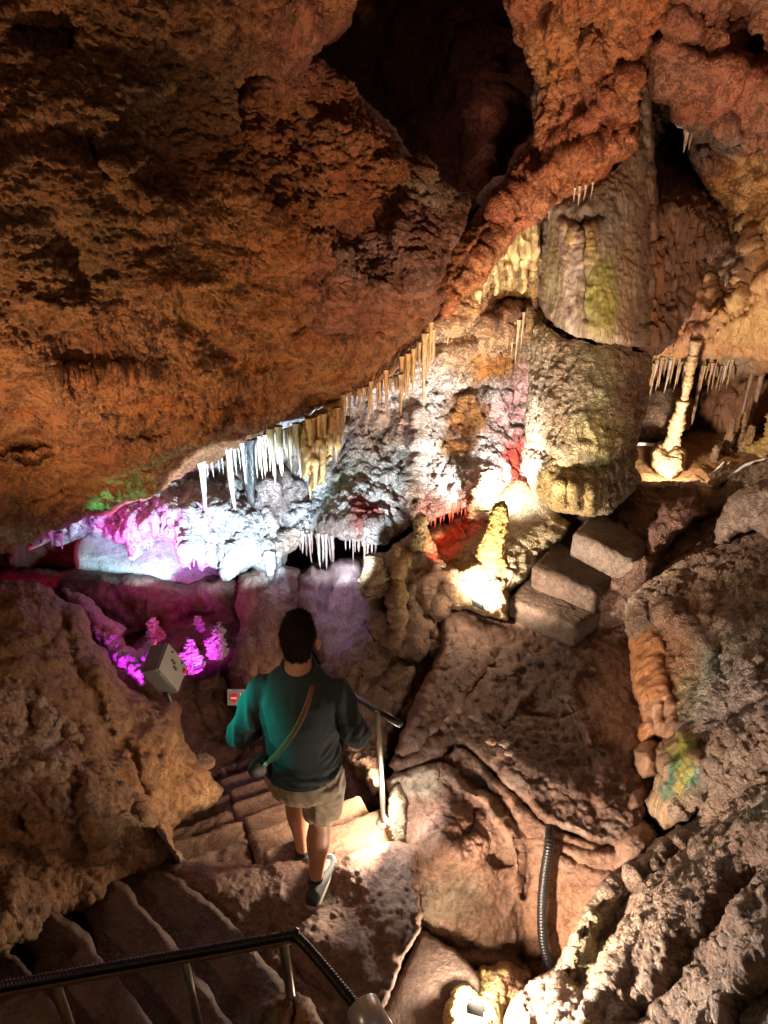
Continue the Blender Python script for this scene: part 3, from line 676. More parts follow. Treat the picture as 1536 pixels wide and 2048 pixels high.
# right wall: big near slope with ridges
RW = [(1750, 860), (1545, 905), (1500, 935), (1462, 952), (1425, 975), (1405, 1010), (1375, 1060), (1318, 1110), (1290, 1150), (1262, 1188), (1250, 1215), (1252, 1262), (1262, 1300), (1290, 1350), (1330, 1420), (1360, 1470), (1372, 1500), (1330, 1560),
      (1325, 1620), (1350, 1648), (1390, 1628), (1375, 1650), (1305, 1690), (1245, 1742), (1195, 1780), (1150, 1860), (1125, 1920), (1060, 1965), (1010, 2020), (960, 2100), (900, 2260), (1800, 2260)]
mass('right_rock_wall', RW,
     [(1700, 950, 4.6), (1536, 940, 5.3), (1420, 1000, 5.8), (1300, 1150, 5.3), (1262, 1220, 5.1), (1350, 1300, 4.55), (1536, 1150, 4.4), (1400, 1450, 4.0), (1340, 1600, 3.85), (1480, 1300, 3.9), (1536, 1500, 3.2), (1380, 1640, 3.6), (1250, 1750, 3.6),
      (1130, 1910, 3.45), (1010, 2030, 3.2), (1400, 1800, 2.85), (1536, 1750, 2.5), (1250, 1950, 2.9), (1536, 2048, 2.05), (1300, 2048, 2.6), (1100, 2150, 2.9)],
     M_POP, (.50, .38, .29), step=2.6, roll=.35, rpx=28, amp=(.08, .05, .022, .010), seed=25, back=.9, pop=.021, popfreq=21, popstretch=(1.25, 1.25, .42), ridge=.6, rough=8, rib=.02, ribfreq=6,
     zones=[(1480, 1080, 160, 60, (.26, .16, .12), .8), (1380, 1190, 110, 90, (.44, .31, .24), .7), (1340, 1330, 50, 90, (.54, .32, .17), .8), (1400, 1400, 40, 60, (.40, .42, .22), .6), (1360, 1540, 40, 60, (.56, .46, .14), .9),
            (1350, 1545, 20, 40, (.14, .30, .22), .8), (1375, 1520, 16, 40, (.38, .46, .06), .8), (1420, 1340, 14, 50, (.25, .42, .30), .6), (1180, 1880, 60, 90, (.60, .54, .34), .7), (1450, 1750, 200, 90, (.28, .18, .13), .6),
            (1470, 1400, 90, 90, (.54, .46, .42), .7), (1480, 1900, 120, 60, (.40, .26, .18), .6)],
     feats=[([(1120, 1900), (1220, 1740), (1330, 1650), (1420, 1540), (1536, 1420)], 30, .16), ([(1160, 1960), (1270, 1810), (1390, 1700), (1536, 1560)], 34, -.22), ([(1150, 2100), (1230, 1950), (1310, 1790), (1430, 1670), (1536, 1590)], 20, .10),
            ([(1300, 2048), (1420, 1900), (1536, 1760)], 40, -.20), ([(1380, 2100), (1536, 1900)], 30, .14), ([(1400, 1060), (1536, 1010)], 30, -.25), ([(1280, 1220), (1400, 1130), (1536, 1090)], 40, .12), ([(1330, 1220), (1420, 1300), (1440, 1420)], 16, .08),
            ([(1345, 1480), (1370, 1460)], 10, -.12), ([(1380, 1100), (1460, 1060), (1536, 1040)], 20, -.1)])
mass('orange_flowstone', [(1262, 1262), (1270, 1240), (1295, 1235), (1330, 1262), (1336, 1300), (1345, 1380), (1365, 1420), (1368, 1450), (1345, 1490), (1325, 1475), (1310, 1470), (1285, 1486), (1275, 1470), (1290, 1440), (1268, 1380), (1260, 1320)],
     [(1280, 1260, 4.85), (1320, 1300, 4.6), (1290, 1380, 4.5), (1340, 1440, 4.15), (1285, 1475, 4.3)], M_FLOW, (.60, .30, .13), step=2.6, roll=.16, rpx=22, amp=(.02, .012, .006, .002), seed=26, back=.4, rib=.022, ribfreq=12, ribz=.03, rough=5,
     zones=[(1330, 1440, 40, 50, (.52, .36, .26), .8)], feats=[([(1305, 1400), (1308, 1460)], 6, -.08), ([(1335, 1400), (1330, 1440)], 7, -.06)], kind=None, label='smooth orange flowstone tongue running down the right wall above the path', cat='flowstone')
def lump(outline, d, seed, col, label):
    cx = sum(p[0] for p in outline) / len(outline); cy = sum(p[1] for p in outline) / len(outline)
    mass('boulder', outline, [(cx - 20, cy - 20, d + .02), (cx + 20, cy - 20, d), (cx, cy + 20, d - .04), (cx, cy, d - .05)], M_FLOW, col, step=2.6, roll=.22, rpx=30, amp=(.02, .025, .010, .004), seed=seed, back=.3, rough=4, kind=None, label=label, cat='boulder')
lump([(1268, 1500), (1290, 1480), (1318, 1482), (1330, 1500), (1322, 1540), (1315, 1558), (1285, 1560), (1268, 1530)], 4.15, 41, (.46, .27, .17), 'smooth rounded orange brown lump right beneath the orange flowstone')
lump([(1245, 1600), (1262, 1575), (1290, 1565), (1305, 1590), (1290, 1620), (1260, 1644), (1240, 1640)], 4.05, 42, (.38, .23, .16), 'smooth dark brown lump second from the bottom beside the path edge')
lump([(1228, 1700), (1240, 1660), (1275, 1636), (1310, 1650), (1322, 1680), (1290, 1730), (1250, 1752), (1225, 1740)], 3.85, 43, (.46, .29, .20), 'broad smooth tan lump at the lowest end of the path edge')
mass('yellow_flowstone', [(1308, 1500), (1330, 1475), (1365, 1455), (1400, 1470), (1420, 1520), (1410, 1580), (1395, 1625), (1360, 1645), (1325, 1660), (1298, 1630), (1285, 1600), (1310, 1570)],
     [(1330, 1500, 4.0), (1390, 1500, 3.75), (1320, 1610, 3.85), (1385, 1600, 3.62), (1350, 1550, 3.75)], M_FLOW, (.50, .36, .22), step=2.6, roll=.2, rpx=24, amp=(.03, .035, .015, .006), seed=27, back=.4, rib=.02, pop=.008, popfreq=22,
     zones=[(1375, 1500, 26, 50, (.40, .46, .05), .95), (1345, 1560, 16, 40, (.05, .24, .16), .9), (1385, 1580, 30, 50, (.60, .50, .12), .9), (1360, 1530, 12, 20, (.12, .34, .10), .8)], kind=None,
     label='flowstone lump stained yellow and dark green low on the right wall', cat='flowstone')
mass('pale_rock', [(1425, 1085), (1432, 1050), (1450, 1010), (1475, 985), (1510, 965), (1560, 950), (1620, 950), (1620, 1085), (1540, 1080), (1500, 1060), (1460, 1085)], [(1440, 1060, 4.9), (1500, 1000, 4.6), (1580, 1000, 4.2), (1560, 1070, 4.2)],
     M_POP, (.56, .43, .36), step=3, roll=.3, rpx=30, amp=(.06, .04, .02, .01), seed=28, back=.5, pop=.02, kind=None, label='pale pinkish rock at the right edge above the dark slope', cat='rock')
mass('red_rock', [(1288, 1090), (1292, 1060), (1315, 1035), (1330, 1005), (1360, 995), (1400, 1000), (1400, 1030), (1370, 1060), (1345, 1080), (1312, 1130), (1296, 1120)], [(1310, 1070, 5.4), (1360, 1020, 5.4), (1300, 1110, 5.3)],
     M_POP, (.42, .24, .19), step=3, roll=.3, rpx=26, amp=(.05, .05, .03, .012), seed=29, back=.5, pop=.022, kind=None, label='rough reddish rock beside the top step', cat='rock')

# the column
COLUP = [(1078, 610), (1082, 520), (1082, 440), (1092, 415), (1120, 400), (1170, 385), (1222, 345), (1262, 300), (1275, 240), (1280, 160), (1296, 150), (1302, 230), (1312, 340), (1320, 450), (1318, 560), (1312, 650), (1300, 692), (1250, 692),
         (1215, 686), (1180, 678), (1140, 668), (1110, 652), (1092, 634)]
col_e = empty('stone_column', W(1180, 1000, 5.9), 'huge grey column with yellow green stains and a crack around its middle', 'column')
mass('upper_shaft', COLUP, [(1085, 440, 5.75), (1085, 520, 5.75), (1085, 610, 5.75), (1120, 430, 5.42), (1120, 540, 5.42), (1120, 650, 5.42), (1180, 400, 5.25), (1190, 540, 5.22), (1190, 680, 5.22), (1250, 400, 5.3), (1260, 550, 5.3), (1265, 680, 5.3), (1290, 200, 5.5), (1312, 400, 5.65), (1316, 550, 5.7), (1304, 680, 5.65)],
     M_FLOW, GREY, step=2.7, roll=.22, rpx=20, amp=(.03, .013, .006, .004), seed=30, back=.8, rib=.014, ribfreq=22, ribz=.02, rough=4, pop=.007, popfreq=30, parent=col_e, hard=[[(1078, 610), (1110, 652), (1180, 678), (1300, 692)], [(1092, 415), (1170, 385), (1262, 300)]], streak=14,
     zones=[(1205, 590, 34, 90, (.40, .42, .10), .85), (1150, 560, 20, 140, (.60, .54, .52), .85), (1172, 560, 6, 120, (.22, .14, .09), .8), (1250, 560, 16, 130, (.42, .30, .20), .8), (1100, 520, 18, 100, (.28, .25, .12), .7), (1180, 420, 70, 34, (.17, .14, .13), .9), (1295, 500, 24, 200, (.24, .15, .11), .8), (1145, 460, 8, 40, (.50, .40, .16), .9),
            (1180, 480, 8, 50, (.50, .40, .16), .9), (1250, 370, 40, 60, (.40, .32, .24), .8)],
     feats=[([(1128, 440), (1135, 640)], 7, .03), ([(1170, 430), (1172, 640)], 6, -.05), ([(1145, 430), (1145, 480)], 5, .05), ([(1182, 450), (1178, 520)], 5, .05), ([(1130, 430), (1160, 450), (1200, 430)], 10, -.08), ([(1290, 230), (1296, 450), (1290, 640)], 10, -.12)])
COLLO = [(1062, 720), (1070, 655), (1082, 640), (1110, 664), (1145, 680), (1182, 690), (1250, 703), (1302, 700), (1296, 760), (1290, 830), (1272, 890), (1268, 930), (1282, 960), (1262, 985), (1240, 1005), (1205, 1028), (1160, 1028), (1120, 1022), (1085, 1000),
         (1058, 965), (1042, 940), (1052, 880), (1056, 800)]
mass('lower_shaft', COLLO, [(1068, 680, 5.8), (1058, 800, 5.8), (1054, 900, 5.8), (1100, 680, 5.5), (1095, 800, 5.48), (1095, 900, 5.48), (1160, 720, 5.32), (1165, 820, 5.3), (1165, 900, 5.28), (1240, 720, 5.38), (1235, 820, 5.38), (1230, 900, 5.38), (1295, 720, 5.75), (1285, 830, 5.75), (1268, 920, 5.75), (1150, 1000, 5.35), (1080, 970, 5.6), (1240, 985, 5.6)],
     M_POP, (.40, .32, .23), step=2.5, roll=.16, rpx=16, amp=(.02, .028, .024, .010), seed=31, back=.8, rib=.020, ribfreq=11, ribz=.06, rough=6, pop=.020, popfreq=20, popstretch=(1, 1, 1.5), parent=col_e, hard=[[(1070, 655), (1110, 664), (1182, 690), (1302, 700)]], streak=3,
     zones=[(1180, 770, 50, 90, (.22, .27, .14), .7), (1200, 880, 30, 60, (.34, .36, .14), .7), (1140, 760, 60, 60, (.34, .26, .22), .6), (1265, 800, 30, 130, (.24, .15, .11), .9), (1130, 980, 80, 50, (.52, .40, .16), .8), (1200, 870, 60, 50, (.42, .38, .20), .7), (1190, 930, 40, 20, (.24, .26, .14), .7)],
     feats=[([(1055, 895), (1100, 905), (1130, 935), (1200, 935), (1260, 900)], 12, -.08), ([(1060, 955), (1120, 975), (1200, 985)], 18, .05), ([(1120, 970), (1118, 1015)], 6, .06), ([(1150, 970), (1150, 1020)], 6, .06), ([(1180, 970), (1180, 1020)], 6, .06),
            ([(1238, 700), (1240, 800), (1225, 900)], 9, -.05)])

# right background chamber
mass('alcove_wall', [(1200, 640), (1720, 640), (1720, 960), (1200, 960)], [(1250, 750, 8.6), (1400, 750, 8.6), (1536, 750, 8.3), (1650, 800, 8.0), (1300, 900, 8.6), (1500, 880, 8.4)], M_FLOW, (.34, .18, .11), step=4, roll=.1, seed=34, back=.4, rib=.10, ribfreq=4,
     amp=(.15, .08, .03, .01))
mass('alcove_floor', [(1230, 880), (1330, 880), (1420, 855), (1720, 840), (1720, 1000), (1400, 1040), (1300, 1020), (1250, 980)], [(1300, 960, DZ(0, 960, .7)), (1450, 880, 7.9), (1400, 960, DZ(0, 960, .75)), (1600, 900, 7.2), (1260, 900, 7.6), (1560, 960, 6.5)],
     M_FLOOR, (.32, .18, .08), step=3.4, roll=.1, rpx=14, seed=35, back=.4, amp=(.05, .05, .03, .01), pop=.02, popfreq=9)
mass('alcove_ceiling', [(1286, 700), (1300, 690), (1330, 590), (1385, 560), (1400, 500), (1440, 440), (1460, 400), (1720, 380), (1720, 800), (1536, 745), (1500, 752), (1470, 765), (1430, 750), (1410, 735), (1385, 722), (1370, 728), (1345, 722), (1320, 735), (1298, 768), (1290, 740)],
     [(1310, 690, 7.1), (1400, 560, 6.6), (1460, 450, 6.5), (1380, 650, 6.7), (1420, 720, 7.4), (1536, 740, 7.2), (1536, 560, 5.8), (1700, 500, 4.9), (1536, 450, 5.8), (1640, 700, 6.0), (1420, 690, 6.9)],
     M_FLOW, (.60, .34, .16), step=2.9, roll=.3, rpx=20, amp=(.08, .09, .05, .012), seed=36, back=.6, rib=.02, ribfreq=8, rough=8, ridge=.9,
     zones=[(1380, 620, 70, 70, (.44, .20, .12), .8), (1500, 620, 80, 60, (.62, .40, .16), .8), (1440, 730, 90, 26, (.50, .40, .34), .7), (1450, 510, 60, 60, (.42, .33, .28), .8), (1500, 470, 60, 40, (.56, .38, .20), .7)],
     feats=[([(1390, 690), (1460, 640), (1560, 560)], 9, -.14), ([(1380, 680), (1450, 620), (1560, 530)], 10, .14), ([(1450, 440), (1500, 450), (1510, 520), (1470, 600)], 12, .14), ([(1430, 500), (1450, 600)], 12, -.25), ([(1500, 480), (1480, 590), (1420, 620)], 8, .1),
            ([(1400, 500), (1380, 560)], 12, .12), ([(1300, 700), (1340, 640)], 14, .1), ([(1536, 700), (1430, 700)], 10, .08)])
mass('alcove_mound', [(1262, 880), (1275, 840), (1290, 790), (1310, 765), (1340, 760), (1370, 775), (1385, 800), (1380, 860), (1350, 880), (1320, 884), (1290, 886)], [(1290, 860, 7.7), (1330, 780, 7.9), (1370, 850, 7.7), (1320, 830, 7.6)],
     M_POP, (.48, .34, .27), step=2.8, roll=.3, rpx=24, amp=(.04, .04, .02, .01), seed=37, back=.4, pop=.022, popfreq=12, popstretch=(.6, .6, 1.6), kind=None, label='pinkish ribbed mound behind the thin alcove column', cat='flowstone')
mass('alcove_drapery', [(1400, 800), (1430, 770), (1480, 750), (1560, 750), (1620, 760), (1620, 860), (1500, 855), (1450, 860), (1400, 850)], [(1420, 820, 8.2), (1500, 800, 8.0), (1600, 800, 7.6), (1450, 850, 8.1)], M_FLOW, (.46, .24, .14), step=3, roll=.3, rpx=20, amp=(.04, .04, .02, .01),
     seed=38, back=.3, rib=.12, ribfreq=4, kind=None, label='orange brown pleated stone curtain at the back of the alcove', cat='drapery')

# ------------------------------------------------------------------ materials of made things
M_STEEL = flat_mat('galvanised_tube', (.38, .34, .28), .42, .7, 30, .35, .3)
M_RUSTY = flat_mat('rusty_tube', (.26, .17, .10), .6, .3, 25, .5, .4)
M_BLACK = flat_mat('black_conduit', (.010, .009, .009), .42, 0, 60, .3, .05)
M_BOX = flat_mat('grey_enamel', (.15, .15, .155), .45, 0, 14, .12, .05)
M_BOXDOOR = flat_mat('pale_door', (.24, .225, .215), .4, 0, 14, .12, .05)
M_KNOB = flat_mat('dark_plastic', (.02, .02, .022), .4)
M_REDK = flat_mat('red_plastic', (.55, .02, .02), .35)
M_SIGN = flat_mat('sign_grey', (.22, .23, .25), .5)
M_SIGNR = flat_mat('sign_red', (.60, .02, .03), .45)
M_SIGNW = flat_mat('sign_white', (.78, .76, .74), .45)
M_LAMPB = flat_mat('lamp_housing', (.06, .06, .06), .35, .6)
M_LAMPM = flat_mat('lamp_metal', (.62, .62, .64), .3, .4, 20, .1, .05)
def lens(name, col, s): return flat_mat(name, (.8, .8, .8), .3, emit=col, estr=s)
M_L_WARM = lens('lamp_lens_warm', (1, .85, .62), 45)
M_L_PUR = lens('lamp_lens_purple', (.75, .45, 1.0), 22)
M_STAL = rock_mat('stalactite_stone', (.78, .60, .42), .6, .35, 1.6, .35, stretch=(1, 1, .3), spec=.6)
M_STEP = rock_mat('step_concrete', (.8, .7, .62), .65, .4, 1.2, .75, pits=.6)

def block(name, quad, h, r=.03, n=30, amp=.010, seed=1, mat=None, col=(.3, .2, .15), parent=None, base_shift=(0, 0)):
    """rounded stone block under a quad of world points (top face)"""
    q = [np.array(p) for p in quad]
    lx = (np.linalg.norm(q[1] - q[0]) + np.linalg.norm(q[2] - q[3])) / 2
    ly = (np.linalg.norm(q[3] - q[0]) + np.linalg.norm(q[2] - q[1])) / 2
    L = np.array([lx, ly, h]); hl = L / 2
    bm = bmesh.new(); bmesh.ops.create_cube(bm, size=1)
    bmesh.ops.subdivide_edges(bm, edges=bm.edges[:], cuts=n, use_grid_fill=True)
    P = np.array([v.co[:] for v in bm.verts]) * L
    fc = np.array([[v.index for v in f.verts] for f in bm.faces]); bm.free()
    c = np.clip(P, -(hl - r), hl - r); d = P - c; l = np.linalg.norm(d, axis=1)[:, None]
    P = c + np.where(l > 1e-9, d / np.maximum(l, 1e-9) * r, 0)
    s = (P[:, :1] / L[0]) + .5; t = (P[:, 1:2] / L[1]) + .5; z = P[:, 2:3] - h / 2
    B = (q[0] * (1 - s) + q[1] * s) * (1 - t) + (q[3] * (1 - s) + q[2] * s) * t
    B = B + np.array([0, 0, 1.]) * z + np.array([base_shift[0], base_shift[1], 0.]) * (-z / h)
    N = np.where(l > 1e-9, d / np.maximum(l, 1e-9), 0)
    B = B + N * (amp * 1.5 * fbm(B, 4, 3, off=seed)[:, None] + amp * .8 * fbm(B, 16, 3, ridge=True, off=seed)[:, None])
    cc = np.tile(np.array(col), (len(B), 1)) * (1 + .3 * fbm(B, 6, 3, off=seed + 3)[:, None])
    return mesh_obj(name, B, fc, mat or M_STEP, parent, True, np.clip(cc, .01, 1))

# ------------------------------------------------------------------ stone stairs going down beyond the person
sA = G(524, 1700, -.15); sB = G(757, 1616, -.15)
sd = (sB - sA).normalized(); sp = Vector((-sd.y, sd.x, 0))
stairs = empty('stone_stairs', sA, 'worn stone stairs going down into the dark beyond the walking man', 'stairs')
RUN, RISE = .292, .17
for i in range(11):
    z = -.15 - RISE * i
    o = sA + sp * (RUN * i); o.z = z
    back = -.34 if i else -.30
    wl = .0 - .03 * (i % 2); wr = .80 - .10 * min(i, 5) + (.03 if i % 2 else 0)
    q = [o + sd * wl + sp * back, o + sd * wr + sp * back, o + sd * wr, o + sd * wl]
    block('step', q, .30, .028, 30, .008, 50 + i, col=(.34, .22, .155) if i < 2 else (.27, .175, .13), parent=stairs)
    o2 = o - sd * .0 + sp * (-.05 + .02 * (i % 3))
    q = [o2 + sd * (-.62 + .0 * i) + sp * (back - .02), o2 + sd * (wl - .012) + sp * (back - .02), o2 + sd * (wl - .012), o2 + sd * -.62]
    q = [p - Vector((0, 0, .015)) for p in q]
    block('step', q, .30, .04, 26, .022, 70 + i, col=(.26, .17, .13), parent=stairs)

# ------------------------------------------------------------------ winding stairs at the lower left
wst = empty('winding_stairs', G(300, 1800, 0), 'dark winding stone stairs rising to the lower left behind the railing', 'stairs')
def tread(outl, z, seed, ctr):
    mass('step', outl, [(x, y, DZ(x, y, z)) for x, y in ctr], M_FLOOR, (.135, .085, .065), step=3.4, roll=.045, rpx=9, amp=(.006, .006, .004, .002), seed=seed, back=.16, rough=4, kind=None, parent=wst, colvar=.2,
         zones=[(x, y, 14, 14, (.30, .2, .14), .0) for x, y in outl[:1]])
tread([(200, 1740), (275, 1680), (300, 1732), (332, 1738), (365, 1760), (400, 1792), (440, 1822), (475, 1856), (530, 1925), (575, 1990), (625, 2080), (660, 2260), (400, 2260), (330, 1980), (250, 1840)], .12, 81, [(330, 1760), (400, 1900), (550, 2000), (450, 2200), (600, 2200)])
tread([(120, 1760), (190, 1700), (232, 1762), (252, 1775), (290, 1820), (330, 1866), (370, 1925), (415, 1980), (465, 2048), (560, 2260), (300, 2260), (200, 2000), (180, 1860)], .28, 82, [(240, 1790), (300, 1900), (400, 2040), (300, 2200), (450, 2200)])
tread([(0, 1820), (60, 1760), (120, 1838), (142, 1846), (172, 1872), (215, 1935), (255, 1980), (305, 2048), (400, 2260), (120, 2260), (60, 2000), (70, 1920)], .45, 83, [(130, 1870), (160, 1960), (250, 2048), (300, 2200), (150, 2200)])
tread([(-140, 1840), (-20, 1840), (20, 1909), (40, 1918), (62, 1945), (92, 1990), (132, 2048), (220, 2260), (-240, 2260), (-240, 1960)], .62, 84, [(10, 1930), (0, 2040), (100, 2080), (-200, 2200), (100, 2200)])

# ------------------------------------------------------------------ three cut steps going up the path
up = empty('cut_steps', G(1120, 1240, .2), 'three broad grey steps climbing the path toward the column', 'stairs')
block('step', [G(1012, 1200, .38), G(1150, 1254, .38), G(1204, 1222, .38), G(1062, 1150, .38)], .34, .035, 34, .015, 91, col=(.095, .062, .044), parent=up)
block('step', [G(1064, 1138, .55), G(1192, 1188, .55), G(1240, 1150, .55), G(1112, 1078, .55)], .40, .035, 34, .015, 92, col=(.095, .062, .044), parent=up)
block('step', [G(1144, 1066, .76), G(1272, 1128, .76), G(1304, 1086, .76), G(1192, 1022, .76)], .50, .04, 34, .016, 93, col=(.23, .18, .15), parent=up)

# ------------------------------------------------------------------ dripstone
def spike(name, top, length, w, seed, col, label, cat, group=None, up_=False, lump=.1, lean=(0, 0), seg=9, n=14, blunt=.08, mat=None, flare=.35, ring=0.):
    r = random.Random(seed); V = []; Fc = []; top = Vector(top)
    ph = r.random() * 9
    bl = [(r.uniform(.1, .8), r.uniform(.04, .12), r.uniform(-.15, .35)) for _ in range(3)]; wx, wy = r.uniform(-1, 1), r.uniform(-1, 1)
    for i in range(n + 1):
        t = i / n
        z = top.z + (length * t if up_ else -length * t)
        rad = w * ((1 - t) ** .8 * (1 - blunt) + blunt * (1 if t < .97 else .5)) * (1 + flare * max(0, 1 - t * 6))
        rad *= 1 + lump * math.sin(t * 17 + ph) * .5 + r.uniform(-lump, lump) * .5
        for q0, q1, q2 in bl: rad *= 1 + q2 * math.exp(-((t - q0) / q1) ** 2)
        if ring: rad *= 1 + ring * math.sin(t * n * 2.1)
        cx = top.x + lean[0] * t + math.sin(t * 4 + ph) * w * .3 * t + wx * w * .5 * t * t; cy = top.y + lean[1] * t
        for k in range(seg):
            a = 2 * PI * k / seg
            rr = rad * (1 + .10 * math.sin(3 * a + ph) + r.uniform(-.06, .06))
            V.append((cx + rr * math.cos(a), cy + rr * math.sin(a), z))
    for i in range(n):
        for k in range(seg):
            f = (i * seg + k, i * seg + (k + 1) % seg, (i + 1) * seg + (k + 1) % seg, (i + 1) * seg + k)
            Fc.append(f if up_ else f[::-1])
    e = tuple(n * seg + k for k in range(seg)); Fc.append(e if up_ else e[::-1])
    if up_ and n < 60:
        V = np.array(V); cen_ = np.array([top.x, top.y, 0]); dn = (V - cen_) * np.array([1, 1, 0]); dl = np.linalg.norm(dn, axis=1)[:, None] + 1e-6
        V = V + dn / dl * w * (.55 * fbm(V, 9, 3, off=seed * .1) + .35 * fbm(V, 30, 3, ridge=True))[:, None]
    c = [[max(.01, x * (1 + r.uniform(-.12, .12))) for x in col] for _ in V]
    o = mesh_obj(name, V, Fc, mat or M_STAL, None, True, np.array(c))
    return tag(o, label, cat, group)
def zlen(px, y1, y2, d):
    p = W(px, y1, d); v = (y2 - CY) / F
    return p.z - (H - p.y * (S + v * C) / (C - v * S))
def stal(x, y1, y2, wpx, d, col, label, group=None, bury=16, **k):
    """stalactite seen from y1 (where it leaves the rock) to y2"""
    L = zlen(x, y1 - bury, y2, d)
    xt = W(x, y1, d).x
    return spike('stalactite', W(x, y1 - bury, d), L, wpx * .5 * d / F, int(x * 7 + y2), col, label, 'stalactite', group, **k)
TANS = (.52, .36, .19); PAL = (.66, .58, .50); OCR = (.56, .35, .13); GRN = (.46, .40, .20)
rr = random.Random(3)
stal(401, 938, 1024, 15, 5.55, PAL, 'pale thick stalactite, leftmost of the long ones hanging over the cyan lit wall', blunt=.25)
stal(456, 910, 1020, 14, 5.5, (.50, .38, .30), 'long tan blunt stalactite just left of the black one', blunt=.45)
stal(494, 892, 1012, 30, 5.6, (.035, .03, .03), 'thick stalactite in black silhouette hanging among the pale ones', blunt=.45, lump=.06)  # black colour stands in for the unlit silhouette
stal(483, 895, 968, 9, 5.5, PAL, 'slim pale stalactite touching the left side of the black one', blunt=.3)
stal(540, 872, 968, 13, 5.5, (.62, .55, .36), 'long pale stalactite with a sharp tip under the brown ledge', blunt=.1)
stal(556, 868, 952, 13, 5.5, (.60, .54, .38), 'second long pale stalactite right of the sharp tipped one under the brown ledge', blunt=.2)
stal(619, 850, 1000, 18, 5.45, OCR, 'longest and thickest ochre stalactite in the dense curtain under the ceiling edge', blunt=.1)
stal(638, 842, 975, 15, 5.5, OCR, 'thick ochre stalactite right beside the longest one of the dense curtain', blunt=.15)
stal(592, 862, 956, 12, 5.5, (.46, .34, .26), 'brown grey stalactite at the left end of the dense ochre curtain', blunt=.1)
mass('dripstone_curtain', [(598, 868), (612, 845), (650, 812), (682, 800), (684, 850), (678, 900), (668, 870), (662, 925), (654, 890), (646, 960), (638, 905), (630, 975), (622, 930), (612, 950), (606, 905), (600, 900)], [(610, 870, 5.55), (680, 830, 5.6), (640, 930, 5.55), (650, 850, 5.6)], M_STAL,
     (.52, .33, .14), step=2.4, roll=.10, rpx=8, amp=(.01, .02, .008, .003), seed=65, back=.12, rib=.04, ribfreq=14, rough=3, kind=None, label='fused ochre dripstone curtain behind the longest stalactites', cat='drapery')
mass('dripstone_curtain', [(905, 560), (960, 500), (1010, 455), (1075, 425), (1078, 480), (1068, 560), (1060, 520), (1050, 580), (1038, 520), (1020, 575), (1008, 520), (992, 590), (978, 540), (960, 620), (948, 570), (935, 640), (925, 590), (914, 650), (905, 600)], [(920, 580, 5.72), (1000, 490, 5.7), (1070, 470, 5.75), (980, 560, 5.75)], M_STAL,
     (.48, .36, .18), step=2.6, roll=.12, rpx=10, amp=(.02, .03, .012, .004), seed=66, back=.15, rib=.05, ribfreq=12, rough=5, zones=[(1020, 480, 60, 50, (.50, .44, .22), .9), (930, 600, 20, 60, (.30, .30, .16), .7)], kind=None, label='ochre and green dripstone curtain left of the column top', cat='drapery')
LC = 'thin pale stalactite in the crowded row under the brown ledge'
for k in range(26):
    x = 510 + k * 3.9 + rr.uniform(-2, 2); y1 = 893 - (x - 500) * .28
    stal(x, y1, y1 + rr.choice((26, 34, 42, 55, 70)) + rr.uniform(-6, 8), rr.uniform(4, 7.5), 5.62 + rr.uniform(-.06, .14), rr.choice((PAL, PAL, GRN, (.5, .4, .34))), LC, 'thin pale stalactites under the brown ledge', n=9, seg=7, blunt=.2)
for x, y1, y2, w in ((412, 925, 958, 6), (421, 925, 955, 7), (434, 915, 945, 5), (468, 905, 952, 7), (475, 900, 940, 5), (442, 918, 950, 5)):
    stal(x, y1, y2, w, 5.6, PAL, 'small pale stalactite at the ceiling edge left of the black one', 'small stalactites left of the black one', n=9, seg=7)
for k in range(14):
    x = 602 + k * 5.6 + rr.uniform(-2, 2); y1 = 862 - (x - 600) * .42
    stal(x, y1, y1 + rr.uniform(40, 100), rr.uniform(8, 12), 5.52 + rr.uniform(-.05, .1), rr.choice((OCR, OCR, TANS)), 'ochre stalactite of the dense curtain under the ceiling edge', 'ochre stalactites of the dense curtain', n=10, seg=8)
for x, y1, y2, w, lb in ((742, 778, 832, 8, 'lone ochre stalactite midway between the ochre curtain and the group of long ones'), (772, 755, 818, 9, 'lone greenish ochre stalactite left of the group of long straight ones'), (803, 728, 832, 10, 'longest straight ochre stalactite, left end of its group'),
                         (816, 722, 788, 10, 'shorter ochre stalactite second from the left of the straight group'), (827, 712, 786, 10, 'middle ochre stalactite of the straight group by the red rock edge'), (850, 682, 812, 13, 'thick pale ochre stalactite at the right end of the straight group'),
                         (839, 700, 762, 8, 'short ochre stalactite beside the thick pale one'), (862, 660, 735, 9, 'short ochre stalactite highest up beside the red rock edge')):
    stal(x, y1, y2, w, 5.45, OCR if w < 12 else (.60, .42, .22), lb, blunt=.12)
for k in range(22):
    x = 684 + k * 6.2 + rr.uniform(-3, 3); y1 = 806 - (x - 684) * .36
    stal(x, y1, y1 + rr.choice((14, 20, 30, 44)), rr.uniform(4, 10), 5.5 + rr.uniform(-.04, .1), rr.choice((OCR, TANS, (.40, .24, .12))), 'short ochre dripstone fringing the ceiling edge between the curtain and the long group', 'short ochre fringe', n=8, seg=7, blunt=rr.uniform(.1, .5))
for k in range(20):
    x = 800 + k * 3.6 + rr.uniform(-2, 2); y1 = 738 - (x - 800) * .95
    stal(x, y1, y1 + rr.choice((20, 34, 50, 70)), rr.uniform(5, 9), 5.52 + rr.uniform(-.04, .1), rr.choice((OCR, TANS, PAL)), 'slim tan stalactite in the crowd by the red rock edge', 'slim stalactites by the red rock edge', n=8, seg=7, blunt=rr.uniform(.1, .4))
